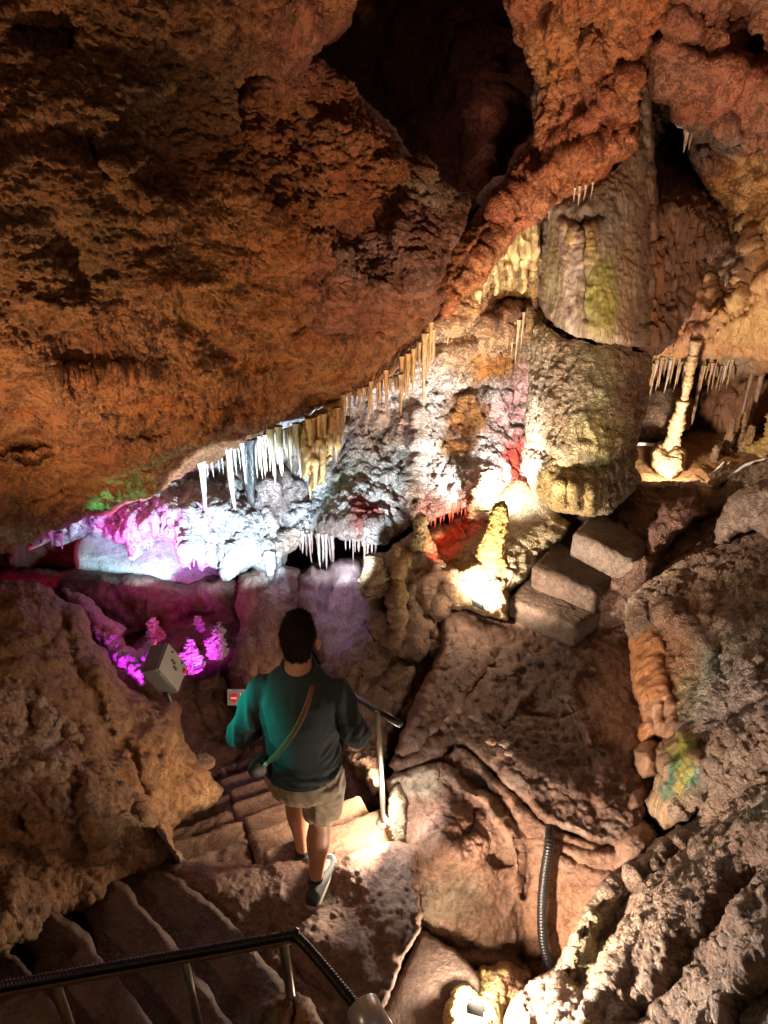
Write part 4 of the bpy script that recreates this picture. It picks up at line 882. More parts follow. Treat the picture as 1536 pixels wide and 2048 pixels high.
for x, y1, y2, w in ((902, 600, 690, 12), (914, 590, 672, 10), (925, 600, 660, 9), (940, 590, 640, 8), (890, 630, 680, 8), (951, 540, 610, 8), (972, 520, 580, 9), (990, 500, 560, 8), (1010, 480, 560, 9), (1032, 460, 540, 9), (1055, 450, 530, 9), (1070, 440, 560, 9)):
    stal(x, y1, y2, w, 5.72, rr.choice((TANS, GRN, OCR)), 'short tan dripstone hanging against the orange wall left of the column', 'dripstones against the orange wall', n=10)
for x, y1, y2, w, lb in ((1038, 655, 730, 9, 'pale tipped stalactite hanging before the white lit wall'), (1028, 660, 712, 7, 'slim brown stalactite left of the pale tipped one'), (1048, 640, 700, 6, 'slim brown stalactite right of the pale tipped one')):
    stal(x, y1, y2, w, 6.1, TANS, lb)
# lower gallery of small stalactites, some grown into columns
for k in range(24):
    x = 598 + k * 6.6 + rr.uniform(-2, 2); y1 = 1080 + rr.uniform(-4, 4)
    if rr.random() < .2: continue
    stal(x, y1, y1 + rr.choice((16, 22, 30, 44, 56)), rr.uniform(3.5, 8.5), 5.85 + rr.uniform(-.1, .15), rr.choice(((.40, .31, .29), (.30, .22, .20), (.46, .38, .36))), 'thin grey stalactite in the low gallery beneath the white wall', 'thin stalactites of the low gallery', n=9, seg=7, blunt=.4)
for k in range(16):
    x = 800 + k * 9 + rr.uniform(-2, 2); y1 = 1050 - (x - 800) * .28
    stal(x, y1, y1 + rr.uniform(16, 34), rr.uniform(6, 9), 5.9, (.58, .12, .06), 'short red lit stalactite fringing the wall above the stalagmites', 'red fringe stalactites', n=8, seg=7)  # red lamplight put into the stone colour
for x, y1, y2, w in ((98, 1075, 1095, 12), (118, 1080, 1100, 10), (262, 1095, 1122, 12), (300, 1085, 1104, 9), (372, 1110, 1140, 14), (395, 1115, 1138, 12), (440, 1130, 1150, 12), (384, 1100, 1135, 12), (540, 1120, 1176, 12)):
    stal(x, y1, y2, w, 5.95, (.74, .70, .70), 'white dripping fang at the lower edge of the violet lit wall', 'white fangs under the lit wall', n=9, seg=8)
# right chamber
for x, y1, y2, w, lb in ((1318, 700, 812, 7, 'long needle stalactite at the left of the right hand alcove'), (1409, 738, 850, 9, 'long dark stalactite right of the alcove column'), (1508, 748, 850, 9, 'straight brown rod of stone in the alcove, left one of two'), (1529, 745, 870, 11, 'straight brown rod of stone in the alcove, right one of two')):
    stal(x, y1, y2, w, 7.2 if x < 1500 else 7.4, (.46, .30, .20), lb, blunt=.5, lump=.04)
for k in range(30):
    x = 1292 + k * 6 + rr.uniform(-3, 3)
    if 1380 < x < 1400: continue
    y1 = 740 + rr.uniform(-14, 8)
    stal(x, y1, y1 + rr.uniform(16, 56), rr.uniform(5, 9), 7.15 + rr.uniform(-.1, .2), rr.choice((TANS, PAL, (.5, .33, .2))), 'small stalactite fringing the ceiling of the right hand alcove', 'small stalactites of the alcove', n=8, seg=7)
for x, y1, y2, w in ((1160, 388, 412, 7), (1172, 386, 402, 6), (1150, 392, 404, 5), (1186, 380, 398, 5), (1100, 408, 440, 7), (1376, 262, 306, 14), (1392, 240, 300, 12), (1452, 250, 282, 22)):
    stal(x, y1, y2, w, 5.15 if x < 1300 else 5.5, (.50, .42, .34), 'stubby dripstone under the red rocks near the top of the column' if x < 1300 else 'grey stubby dripstone by the dark opening at the upper right', 'stubs over the column' if x < 1300 else 'grey stubs by the dark opening')

def stag(x, yb, yt, wpx, d, col, label, group=None, lump=.15, mat=None, blunt=.35, name='stalagmite', **k):
    b = W(x, yb, d); v = (yt - CY) / F
    L = (H - b.y * (S + v * C) / (C - v * S)) - b.z
    return spike(name, b - Vector((0, 0, .05)), L + .05, wpx * .5 * d / F, int(x * 3 + yb), col, label, 'stalagmite', group, True, lump, seg=36, n=50, blunt=blunt, mat=mat or M_POP, flare=.3, **k)
stag(846, 1135, 1028, 44, 5.6, (.44, .33, .16), 'smooth tan stalagmite at the left end of the popcorn slope')
stag(985, 1110, 1004, 44, 5.5, (.62, .44, .13), 'yellow bright topped stalagmite in the middle of the popcorn slope', blunt=.4)
stag(962, 1020, 938, 40, 5.85, (.40, .32, .18), 'lumpy stalagmite with a dark peaked top below the white wall', lump=.35, blunt=.3)
stag(748, 1165, 1112, 46, 5.4, (.40, .28, .16), 'low blunt brown stalagmite beside the violet mounds', blunt=.5)
stag(795, 1150, 1088, 24, 5.45, (.42, .28, .15), 'slim brown stalagmite between the violet mounds and the tan one')
stag(1478, 895, 822, 16, 7.5, (.44, .28, .16), 'knobbly stalagmite in the alcove, tallest of the small group', lump=.3)
stag(1452, 900, 834, 15, 7.4, (.40, .26, .15), 'knobbly dark stalagmite in the alcove left of the tallest one', lump=.35)
stag(1494, 892, 850, 17, 7.4, (.50, .32, .17), 'smooth short stalagmite in the alcove right of the tallest one', blunt=.5)
stag(1428, 915, 890, 14, 7.2, (.38, .24, .14), 'small leaning knob nearest the viewer in the alcove', lump=.3, blunt=.5)
stag(1550, 900, 785, 60, 7.2, (.58, .40, .15), 'fat yellow stalagmite at the right edge of the alcove', lump=.2, blunt=.4)
def popcone(x, yb, yt, w, d, label, seed, lean=0):
    """cone covered with stone popcorn"""
    b = W(x, yb, d); top = W(x + lean, yt, d); hh = top.z - b.z; wr = w * .5 * d / F
    n, m = 130, 90
    T, U = np.meshgrid(np.linspace(0, 2 * PI, n, endpoint=False), np.linspace(0, 1, m))
    T = T.ravel(); U = U.ravel()
    r = wr * (1 - U) ** .75 + .004
    P = np.stack([b.x + (top.x - b.x) * U + r * np.cos(T), b.y + .7 * r * np.sin(T), b.z - .06 + (hh + .06) * U], 1)
    f1, f2 = worley(P * 46 + seed)
    Nn = np.stack([np.cos(T), np.sin(T), np.full_like(T, .35)], 1)
    P = P + Nn * ((.62 - f1) * .060 + .07 * fbm(P, 9, 3, off=seed))[:, None]
    idx = np.arange(n * m).reshape(m, n); a = idx[:-1]; c = idx[1:]
    q = np.stack([a.ravel(), np.roll(a, -1, 1).ravel(), np.roll(c, -1, 1).ravel(), c.ravel()], 1)
    cc = np.tile(np.array([.66, .56, .56]), (len(P), 1))
    tag(mesh_obj('popcorn_formation', P, q, M_POP, None, True, cc), label, 'formation')
popcone(384, 1325, 1262, 44, 5.85, 'magenta lit popcorn cone in the middle of the pit', 1, 4)
popcone(430, 1300, 1226, 40, 5.9, 'tall leaning popcorn cone lit purple at the right of the pit', 2, 14)
popcone(345, 1345, 1305, 34, 5.7, 'low popcorn cone lit magenta right behind the grey box', 3)
popcone(311, 1264, 1226, 34, 6.15, 'small popcorn cone lit red high in the pit', 4)
popcone(398, 1250, 1226, 14, 6.1, 'tiny popcorn knob lit magenta between the cones', 5)
mass('popcorn_ridge', [(125, 1178), (165, 1188), (195, 1215), (222, 1240), (248, 1262), (245, 1300), (275, 1312), (300, 1285), (312, 1276), (308, 1300), (285, 1330), (290, 1370), (278, 1372), (240, 1335), (205, 1295), (160, 1230), (128, 1200)],
     [(140, 1190, 6.1), (200, 1240, 5.8), (240, 1300, 5.5), (280, 1350, 5.3), (300, 1290, 5.6)], M_POP, (.60, .50, .50), step=2.8, roll=.2, rpx=16, amp=(.04, .03, .02, .01), seed=61, back=.3, pop=.04, popfreq=18, rough=8, kind=None,
     label='popcorn ridge lit red to purple behind the left boulder', cat='formation')

# thin broken column in the right alcove
al = empty('alcove_column', W(1338, 945, 7.0), 'thin leaning column with a ringed white base in the right hand alcove', 'column')
def shaft(name, p0, p1, r0, r1, ring, col, parent, seed):
    n = 60; seg = 18; V = []; Fc = []; r = random.Random(seed)
    for i in range(n + 1):
        t = i / n; c = p0.lerp(p1, t); rad = r0 + (r1 - r0) * t
        rad *= 1 + ring * math.sin(i * 1.25) + r.uniform(-.08, .08) + .12 * math.sin(i * .31 + seed)
        for k in range(seg):
            a = 2 * PI * k / seg; rr_ = rad * (1 + r.uniform(-.07, .07))
            V.append((c.x + rr_ * math.cos(a), c.y + rr_ * math.sin(a), c.z))
    for i in range(n):
        for k in range(seg): Fc.append((i * seg + k, (i + 1) * seg + k, (i + 1) * seg + (k + 1) % seg, i * seg + (k + 1) % seg))
    Fc.append(tuple(range(seg))); Fc.append(tuple(n * seg + k for k in range(seg))[::-1])
    return mesh_obj(name, V, Fc, M_STAL, parent, True, np.tile(np.array(col), (len(V), 1)))
p_t = W(1392, 680, 6.6); v = (800 - CY) / F
p_m = Vector((p_t.x, p_t.y, H - p_t.y * (S + v * C) / (C - v * S)))
v = (945 - CY) / F
p_b = Vector((p_t.x - .06, p_t.y, H - p_t.y * (S + v * C) / (C - v * S)))
shaft('upper_shaft', p_t, p_m, .052, .038, .035, (.60, .44, .26), al, 1)
shaft('lower_shaft', p_m + Vector((-.01, 0, -.01)), p_b, .052, .105, .07, (.68, .54, .32), al, 2)
mass('lamplit_mound', [(1302, 925), (1310, 890), (1322, 880), (1335, 905), (1350, 885), (1372, 900), (1368, 940), (1345, 962), (1318, 950)], [(1320, 900, 6.9), (1350, 940, 6.7), (1330, 930, 6.75)], M_POP, (.64, .48, .26), step=2.4, roll=.2, rpx=16,
     amp=(.03, .04, .02, .01), seed=62, pop=.03, popfreq=12, back=.3, kind=None, label='brightly lit lumpy mound at the foot of the thin alcove column', cat='formation')
mass('pale_edge_rock', [(1415, 972), (1425, 945), (1445, 930), (1470, 935), (1490, 925), (1536, 915), (1560, 925), (1500, 945), (1460, 955), (1440, 972)], [(1440, 950, 5.9), (1500, 930, 5.6), (1550, 920, 5.3)], M_POP, (.60, .50, .38), step=2.6, roll=.15, rpx=12,
     amp=(.03, .03, .02, .01), seed=63, pop=.03, popfreq=16, back=.3, rough=6, kind=None, label='crumbly pale rock on the crest of the right slope', cat='rock')
V, Fc = tube([W(1262, 888, 7.4), W(1290, 888, 7.3), W(1325, 892, 7.2)], .018); tag(mesh_obj('water_pipe', V, Fc, M_SIGNW), 'short white pipe left of the alcove column base', 'pipe')
V, Fc = tube([W(1402, 970, 6.0), W(1422, 972, 5.9), W(1450, 960, 5.8), W(1490, 930, 5.6), W(1560, 908, 5.3)], .012); tag(mesh_obj('cable', V, Fc, M_SIGNW), 'thin pale cable along the crest of the right slope', 'cable')

# small stones on the path
for (x, y, w, col, lb) in ((983, 1484, 9, (.50, .33, .2), 'small round orange stone lying on the path'), (1011, 1490, 12, (.42, .33, .26), 'small craggy stone right of the round orange one'), (1018, 1506, 8, (.40, .3, .24), 'chip of stone below the craggy one'),
                           (405, 1522, 22, (.3, .2, .13), 'loose flat stone at the left end of the dark steps')):
    z = .10 if x > 500 else -1.0
    p = G(x, y, z + .02) if x > 500 else W(405, 1524, 4.9)
    bm = bmesh.new(); bmesh.ops.create_icosphere(bm, subdivisions=4, radius=1)
    P = np.array([v_.co[:] for v_ in bm.verts]); fc = np.array([[v_.index for v_ in f_.verts] for f_ in bm.faces]); bm.free()
    r_ = w * .0034
    P = P * (1 + .35 * fbm(P, 1.3, 4, off=x)[:, None]) * np.array([1.1, .9, .6]) * r_ + np.array(p)
    tag(mesh_obj('stone', P, fc, M_TAN, None, True, np.tile(np.array(col), (len(P), 1))), lb, 'stone')

# ------------------------------------------------------------------ railings
def conduit(pts, r, pitch, seg=12):
    """corrugated hose through pts"""
    P = [Vector(p) for p in pts]
    # Catmull-Rom resample
    out = []
    Q = [P[0] * 2 - P[1]] + P + [P[-1] * 2 - P[-2]]
    for i in range(1, len(Q) - 2):
        L = (Q[i + 1] - Q[i]).length; n = max(2, int(L / (pitch / 4)))
        for k in range(n):
            t = k / n; a, b, c, d = Q[i - 1], Q[i], Q[i + 1], Q[i + 2]
            out.append(.5 * ((2 * b) + (c - a) * t + (2 * a - 5 * b + 4 * c - d) * t * t + (3 * b - a - 3 * c + d) * t ** 3))
    out.append(P[-1])
    rad = [r * (1 + .07 * math.sin(i * PI / 2)) for i in range(len(out))]
    return tube(out, rad, seg)
def post(x, y, d, foot_z, r, parent, mat, lean=0):
    p = W(x, y, d); V, Fc = tube([p, p.lerp(Vector((p.x + lean, p.y, foot_z)), .5), Vector((p.x + lean, p.y, foot_z))], r, 12)
    return mesh_obj('post', V, Fc, mat, parent)
r1 = [W(-120, 2000, 2.02), W(0, 1974, 2.10), W(200, 1938, 2.2), (W(400, 1903, 2.33)), W(560, 1874, 2.44), W(588, 1869, 2.46)]
r2 = [W(588, 1869, 2.46), W(612, 1892, 2.42), W(660, 1948, 2.34), W(715, 2016, 2.24), W(732, 2040, 2.2)]
hr = empty('handrail', W(567, 1880, 2.45) - Vector((0, 0, .95)), 'near steel handrail wrapped in black ribbed conduit at the bottom left', 'handrail')
V, Fc = tube([p - Vector((0, 0, .022)) for p in r1], .017, 12); mesh_obj('rail', V, Fc, M_RUSTY, hr)
V, Fc = tube([p - Vector((0, 0, .022)) for p in r2], .017, 12); mesh_obj('rail', V, Fc, M_RUSTY, hr)
V, Fc = conduit(r1[1:] , .017, .011); mesh_obj('conduit', V, Fc, M_BLACK, hr)
V, Fc = conduit(r2, .017, .011); mesh_obj('conduit', V, Fc, M_BLACK, hr)
V, Fc = tube([r1[-1] + Vector((.0, 0, .004)), r1[-1] + Vector((.012, .01, .018))], .010, 8); mesh_obj('conduit_end', V, Fc, M_BLACK, hr)
post(108, 1962, 2.17, .55, .017, hr, M_RUSTY); post(366, 1914, 2.34, .25, .016, hr, M_STEEL, .01); post(566, 1880, 2.46, .05, .017, hr, M_STEEL, .02)
hr2 = empty('stair_railing', G(765, 1650, -.15), 'steel railing going down along the right side of the stone stairs', 'handrail')
ra = [W(802, 1449, 3.84), W(755, 1422, 3.95), W(690, 1378, 4.6), W(630, 1335, 5.6), W(610, 1322, 6.1)]
V, Fc = tube(ra, .020, 12); mesh_obj('rail', V, Fc, M_LAMPB, hr2)
bm_p = W(755, 1424, 3.92); V, Fc = tube([bm_p, Vector((.0, 2.98, -.17))], .017, 14); mesh_obj('post', V, Fc, M_STEEL, hr2)
V, Fc = tube([Vector((.0, 2.98, -.16)), Vector((.0, 2.98, -.135))], .045, 16); mesh_obj('foot_plate', V, Fc, M_STEEL, hr2)
V, Fc = tube([W(650, 1350, 5.3), W(650, 1350, 5.3) - Vector((0, 0, .95))], .018, 10); mesh_obj('post', V, Fc, M_STEEL, hr2)

# hose down the rock face
V, Fc = conduit([W(1101, 1652, 4.10), W(1098, 1690, 4.0), W(1089, 1750, 3.98), W(1084, 1810, 3.97), W(1086, 1880, 3.95), W(1098, 1935, 3.95), W(1106, 1990, 4.0)], .027, .016, 14)
hz = tag(mesh_obj('hose', V, Fc, M_BLACK), 'thick black ribbed hose hanging down the rock face below the path', 'hose')

# ------------------------------------------------------------------ floodlights
def flood(pos, aim, size, label, lensmat, name='floodlight'):
    pos = Vector(pos); d = (Vector(aim) - pos).normalized()
    e = empty(name, pos - Vector((0, 0, size * .8)), label, 'floodlight')
    R = d.to_track_quat('Z', 'Y').to_matrix()
    V, Fc = box(pos - d * size * .35, (size, size * .75, size * .3), R); b = mesh_obj('housing', V, Fc, M_LAMPB, e, False); bevel(b, size * .12)
    V, Fc = box(pos - d * size * .02, (size * .8, size * .55, size * .04), R); mesh_obj('lens', V, Fc, lensmat, e, False)
    a = R @ Vector((1, 0, 0))
    V, Fc = tube([pos - a * size * 1.08 - d * size * .3, pos - a * size * 1.1 - Vector((0, 0, size * 1.0)), pos + a * size * 1.1 - Vector((0, 0, size * 1.0)), pos + a * size * 1.08 - d * size * .3], size * .10, 8)
    mesh_obj('bracket', V, Fc, M_LAMPB, e)
flood(W(958, 1205, 5.27), W(1060, 1080, 5.7), .045, 'small floodlight at the foot of the popcorn slope', M_L_WARM)
flood(G(772, 1640, -.09), G(640, 1700, -.1), .04, 'small floodlight at the foot of the stair railing', M_L_WARM)
flood(W(396, 1332, 5.75), W(375, 1280, 5.9), .035, 'small purple floodlight between the popcorn cones in the pit', M_L_PUR)
flood(W(952, 2012, 3.25), W(960, 1960, 3.45), .04, 'small floodlight hidden low in the glowing yellow niche', M_L_WARM)
e = empty('cylinder_lamp', W(745, 2040, 2.15), 'bright metal cylinder lamp hanging at the end of the near handrail', 'lamp')
a0, a1 = W(722, 2006, 2.2), W(762, 2090, 2.1)
V, Fc = tube([a0, a0.lerp(a1, .06), a1], [.038, .052, .058], 24); mesh_obj('housing', V, Fc, M_LAMPM, e)
V, Fc = tube([a1 + (a1 - a0).normalized() * .001, a1 + (a1 - a0).normalized() * .006], .040, 24); mesh_obj('lens', V, Fc, M_L_WARM, e)
V, Fc = tube([W(700, 2030, 2.25), W(716, 2022, 2.22), W(735, 2016, 2.17)], .010, 8); mesh_obj('bracket', V, Fc, M_LAMPB, e)
mass('near_rock', [(512, 2075), (522, 2030), (535, 2005), (560, 1990), (590, 1984), (612, 1994), (632, 2025), (650, 2060), (690, 2150), (640, 2220), (520, 2200)], [(540, 2020, 2.55), (600, 2000, 2.55), (600, 2100, 2.4), (560, 2180, 2.35)], M_TAN, (.40, .22, .08), step=2.6, roll=.12, rpx=26,
     amp=(.02, .03, .02, .006), seed=64, back=.35, rough=4, zones=[(535, 2035, 22, 26, (.20, .22, .08), .9)], feats=[([(590, 1990), (585, 2060)], 7, -.04), ([(560, 2000), (540, 2060)], 10, .03)], kind=None, label='ochre rock at the bottom edge below the handrail corner', cat='rock')

# ------------------------------------------------------------------ switch box
def cv(x, yv, dz): return Vector((x, dz * C - yv * S, -dz * S - yv * C))
c0 = W(312, 1339, 5.05)
b_, g_, d_ = cv(.022, -.165, .169), cv(-.130, .030, .043), cv(.098, .215, .173)
bx = empty('switch_box', c0 + g_ * .5 + d_, 'tilted grey electrical box with knobs mounted on the left boulder', 'switch box')
V = [c0 + (b_ * i) + (g_ * j) + (d_ * k) for i in (0, 1) for j in (0, 1) for k in (0, 1)]
FB = [(0, 1, 3, 2), (4, 6, 7, 5), (0, 4, 5, 1), (2, 3, 7, 6), (0, 2, 6, 4), (1, 5, 7, 3)]
o = mesh_obj('housing', V, FB, M_BOX, bx, False); bevel(o, .006)
nrm = -g_.normalized()
dv = [c0 + nrm * (.003 + .016 * i) + b_ * (.02 + .96 * j) + d_ * (.02 + .96 * k) for i in (0, 1) for j in (0, 1) for k in (0, 1)]
o = mesh_obj('door', dv, FB, M_BOXDOOR, bx, False); bevel(o, .004)
def knob(i, j, r, L, mat, nm='knob'):
    p = c0 + nrm * .018 + b_ * i + d_ * j
    V, Fc = tube([p, p + nrm * L], r, 14); mesh_obj(nm, V, Fc, mat, bx)
for i, j in ((.62, .36), (.60, .45), (.50, .50), (.50, .58)): knob(i, j, .009, .012, M_KNOB)
knob(.85, .25, .010, .010, M_KNOB, 'lock'); knob(.86, .72, .010, .010, M_KNOB, 'lock'); knob(.70, .90, .014, .03, M_REDK, 'emergency_button')
for j in (.12, .88):
    p = c0 + d_ * j + nrm * .004; V, Fc = tube([p, p + b_ * .12], .007, 8); mesh_obj('hinge', V, Fc, M_KNOB, bx)
V, Fc = tube([c0 + d_ * .9 + g_ * .5, c0 + d_ * 1.25 + g_ * .6 + Vector((0, .05, -.25))], .02, 8); mesh_obj('mounting_post', V, Fc, M_LAMPB, bx)

# ------------------------------------------------------------------ no entry sign
sg = empty('no_entry_sign', W(485, 1420, 5.6), 'grey no entry sign low beyond the man at his left elbow', 'sign')
ex, ey, en = Vector((1, 0, .02)), cv(0, -1, 0.12).normalized(), cv(0, .1, -1).normalized()
s0 = W(455, 1411, 5.6)
def plate(name, pts, z, mat):
    V = [s0 + ex * x + ey * y + en * z for x, y in pts] + [s0 + ex * x + ey * y + en * (z - .006) for x, y in pts]
    n = len(pts); Fc = [tuple(range(n)), tuple(range(n, 2 * n))[::-1]] + [(i, i + n, (i + 1) % n + n, (i + 1) % n) for i in range(n)]
    return mesh_obj(name, V, Fc, mat, sg, False)
plate('panel', [(0, 0), (.30, 0), (.30, .125), (-.006, .125)], 0, M_SIGN)
plate('red_disc', [(.05 + .033 * math.cos(a * PI / 16), .062 + .036 * math.sin(a * PI / 16)) for a in range(32)], .008, M_SIGNR)
plate('white_bar', [(.026, .055), (.074, .055), (.074, .069), (.026, .069)], .016, M_SIGNW)
plate('letter', [(.098, .072), (.104, .072), (.104, .100), (.098, .100)], .008, M_SIGNW)
V, Fc = tube([s0 + ex * .15 - en * .01, s0 + ex * .15 - en * .03 - Vector((0, 0, .5))], .012, 8); mesh_obj('sign_post', V, Fc, M_LAMPB, sg)

# ------------------------------------------------------------------ the man walking down
def rings(path, seg=24):
    """loft of ellipses: (centre, rx, ry, axis_x, axis_y) -> closed mesh"""
    V = []; Fc = []
    for c, rx, ry, ax, ay in path:
        c = Vector(c)
        for k in range(seg):
            a = 2 * PI * k / seg
            V.append(c + Vector(ax) * (rx * math.cos(a)) + Vector(ay) * (ry * math.sin(a)))
    n = len(path)
    for i in range(n - 1):
        for k in range(seg):
            Fc.append((i * seg + k, i * seg + (k + 1) % seg, (i + 1) * seg + (k + 1) % seg, (i + 1) * seg + k))
    Fc.append(tuple(range(seg))[::-1]); Fc.append(tuple((n - 1) * seg + k for k in range(seg)))
    return V, Fc
def limb(pts, rad, seg=20, flat=1.0):
    """limb through joints with smooth interpolation"""
    P = [Vector(p) for p in pts]; out = []; R = []
    Q = [P[0] * 2 - P[1]] + P + [P[-1] * 2 - P[-2]]; r = [rad[0]] + list(rad) + [rad[-1]]
    for i in range(1, len(Q) - 2):
        for k in range(6):
            t = k / 6; a, b, c, d = Q[i - 1], Q[i], Q[i + 1], Q[i + 2]
            out.append(.5 * ((2 * b) + (c - a) * t + (2 * a - 5 * b + 4 * c - d) * t * t + (3 * b - a - 3 * c + d) * t ** 3))
            ra, rb, rc, rd = r[i - 1], r[i], r[i + 1], r[i + 2]
            R.append(.5 * ((2 * rb) + (rc - ra) * t + (2 * ra - 5 * rb + 4 * rc - rd) * t * t + (3 * rb - ra - 3 * rc + rd) * t ** 3))
    out.append(P[-1]); R.append(rad[-1])
    return tube(out, R, seg)
def ell(c, r, rot=None, sub=4):
    bm = bmesh.new(); bmesh.ops.create_icosphere(bm, subdivisions=sub, radius=1)
    V = []
    for v in bm.verts:
        p = Vector((v.co.x * r[0], v.co.y * r[1], v.co.z * r[2]))
        if rot is not None: p = rot @ p
        V.append(Vector(c) + p)
    Fc = [tuple(v.index for v in f.verts) for f in bm.faces]; bm.free()
    return V, Fc
def fuse(parts, voxel, smooth=4, fac=.5):
    """one continuous closed surface out of overlapping shapes -> numpy verts, faces"""
    V, Fc = join(*parts)
    me = bpy.data.meshes.new('tmp'); me.from_pydata([tuple(v) for v in V], [], Fc)
    ob = bpy.data.objects.new('tmp', me); COL.objects.link(ob)
    m = ob.modifiers.new('r', 'REMESH'); m.mode = 'VOXEL'; m.voxel_size = voxel
    s = ob.modifiers.new('s', 'SMOOTH'); s.iterations = smooth; s.factor = fac
    dg = bpy.context.evaluated_depsgraph_get()
    m2 = bpy.data.meshes.new_from_object(ob.evaluated_get(dg))
    co = np.empty(len(m2.vertices) * 3); m2.vertices.foreach_get('co', co)
    no = np.empty(len(m2.vertices) * 3); m2.vertices.foreach_get('normal', no)
    fc = np.empty(len(m2.polygons) * 4, dtype=np.int32); m2.loops.foreach_get('vertex_index', fc)
    bpy.data.objects.remove(ob); bpy.data.meshes.remove(m2); bpy.data.meshes.remove(me)
    return co.reshape(-1, 3), no.reshape(-1, 3), fc.reshape(-1, 4)
M_SKIN = flat_mat('skin', (.52, .27, .175), .5, 0, 30, .12, .1)
M_SWEAT = flat_mat('sweater_knit', (.030, .046, .052), .9, 0, 300, .25, .5)
M_SHORT = flat_mat('shorts_cotton', (.36, .285, .20), .85, 0, 200, .15, .4)
M_HAIR = flat_mat('dark_hair', (.018, .012, .009), .95, 0, 90, .5, .9)
M_HAIR.node_tree.nodes['Principled BSDF'].inputs['Specular IOR Level'].default_value = .08
M_SHOE = flat_mat('shoe_fabric', (.03, .036, .045), .7, 0, 120, .5, .5)
M_SOLE = flat_mat('shoe_sole', (.34, .31, .27), .6, 0, 60, .15, .2)
M_SOCK = flat_mat('black_sock', (.02, .02, .022), .9)
M_STRAP = flat_mat('brown_leather', (.20, .095, .045), .5, 0, 80, .2, .3)
M_BAG = flat_mat('black_bag', (.018, .018, .02), .6, 0, 80, .3, .3)
PX, PY = -.375, 2.41
hipR, hipL = Vector((PX + .085, PY, .92)), Vector((PX - .085, PY + .01, .91))
kneeR, ankR = Vector((PX + .055, PY + .06, .50)), Vector((PX + .022, PY + .02, .095))
kneeL, ankL = Vector((PX - .085, PY + .23, .52)), Vector((PX - .085, PY + .30, -.05))
heelR, toeR = Vector((PX + .012, PY - .05, .035)), Vector((PX + .075, PY + .185, .035))
heelL, toeL = Vector((PX - .085, PY + .27, -.135)), Vector((PX - .10, PY + .50, -.135))
neck = Vector((PX + .005, PY + .01, 1.47)); headc = Vector((PX + .008, PY + .045, 1.60))
shL, shR = Vector((PX - .170, PY, 1.365)), Vector((PX + .166, PY, 1.36))
elL, elR = Vector((PX - .268, PY - .045, 1.125)), Vector((PX + .250, PY - .03, 1.115))
wrL, wrR = Vector((PX - .13, PY + .165, 1.09)), Vector((PX + .12, PY + .165, 1.08))
def leg(h, k, a, fl=0):
    m1 = h.lerp(k, .5); m2 = k.lerp(a, .32) + Vector((0, -.018, 0)); m3 = k.lerp(a, .7)
    return limb([h, m1, k + Vector((0, 0, .03)), k - Vector((0, .006, .03)), m2, m3, a, a - Vector((0, 0, .05))], [.088, .080, .060, .056, .062, .043, .034, .040])
head_rot = Matrix.Rotation(math.radians(-14), 3, 'X')
def hand(w, inward, fwd):
    """palm, four fingers curled round a phone, thumb"""
    parts = []
    palm = w + fwd * .05
    parts.append(limb([w - fwd * .02, w + fwd * .03, w + fwd * .085], [.026, .036, .030], 14))
    up_ = Vector((0, 0, 1)); sd_ = inward
    for i, (l, o) in enumerate(((.070, -.028), (.078, -.010), (.074, .009), (.060, .027))):
        b0 = w + fwd * .08 + up_ * o
        parts.append(limb([b0 - fwd * .02, b0 + fwd * l * .35 + sd_ * .004, b0 + fwd * l * .62 + sd_ * .025, b0 + fwd * l * .55 + sd_ * .05], [.010, .0095, .0085, .007], 10))
    t0 = w + fwd * .025 + sd_ * .015
    parts.append(limb([t0, t0 + sd_ * .03 + up_ * .02 + fwd * .01, t0 + sd_ * .05 + up_ * .035 + fwd * .03], [.013, .011, .008], 10))
    return parts
X, Y, Z = Vector((1, 0, 0)), Vector((0, 1, 0)), Vector((0, 0, 1))
body = [leg(hipR, kneeR, ankR), leg(hipL, kneeL, ankL)]
for a, h, t in ((ankR, heelR, toeR), (ankL, heelL, toeL)):
    body.append(limb([h + Vector((0, .01, .01)), a - Vector((0, 0, .04)), h.lerp(t, .5) + Vector((0, 0, .015)), t - (t - h) * .08], [.030, .034, .034, .026], 14))
body.append(rings([((PX, PY, .84), .12, .09, X, Y), ((PX, PY, .92), .165, .115, X, Y), ((PX, PY, 1.02), .158, .11, X, Y), ((PX, PY, 1.15), .160, .112, X, Y), ((PX, PY, 1.28), .160, .105, X, Y), ((PX, PY, 1.36), .135, .085, X, Y), ((PX, PY + .005, 1.43), .08, .065, X, Y)]))
for s_, e_, w_ in ((shL, elL, wrL), (shR, elR, wrR)):
    body.append(limb([s_ + (neck - s_) * .15, s_, s_.lerp(e_, .5), e_, e_.lerp(w_, .4), w_], [.040, .044, .044, .040, .038, .025], 16))
body.append(limb([neck - Z * .04, neck + Z * .03, headc - Z * .05 + Y * .0], [.066, .058, .060], 20))
body.append(ell(headc + Z * .015, (.070, .085, .092), head_rot)); body.append(ell(headc + Vector((0, .028, -.06)), (.058, .066, .062), head_rot))
body.append(ell(headc + Vector((0, .105, -.035)), (.014, .018, .022))); body.append(ell(headc + Vector((0, .085, -.075)), (.026, .016, .012)))
for sx in (-1, 1):
    body.append(ell(headc + Vector((sx * .082, -.004, -.022)), (.011, .019, .034), Matrix.Rotation(sx * .30, 3, 'Z')))
    body.append(ell(headc + Vector((sx * .090, -.010, -.012)), (.009, .015, .020), Matrix.Rotation(sx * .5, 3, 'Z')))
    body.append(ell(headc + Vector((sx * .03, .088, .012)), (.018, .010, .008)))
body += hand(wrL, X, (Vector((.55, .8, .15))).normalized()); body += hand(wrR, -X, (Vector((-.55, .8, .15))).normalized())
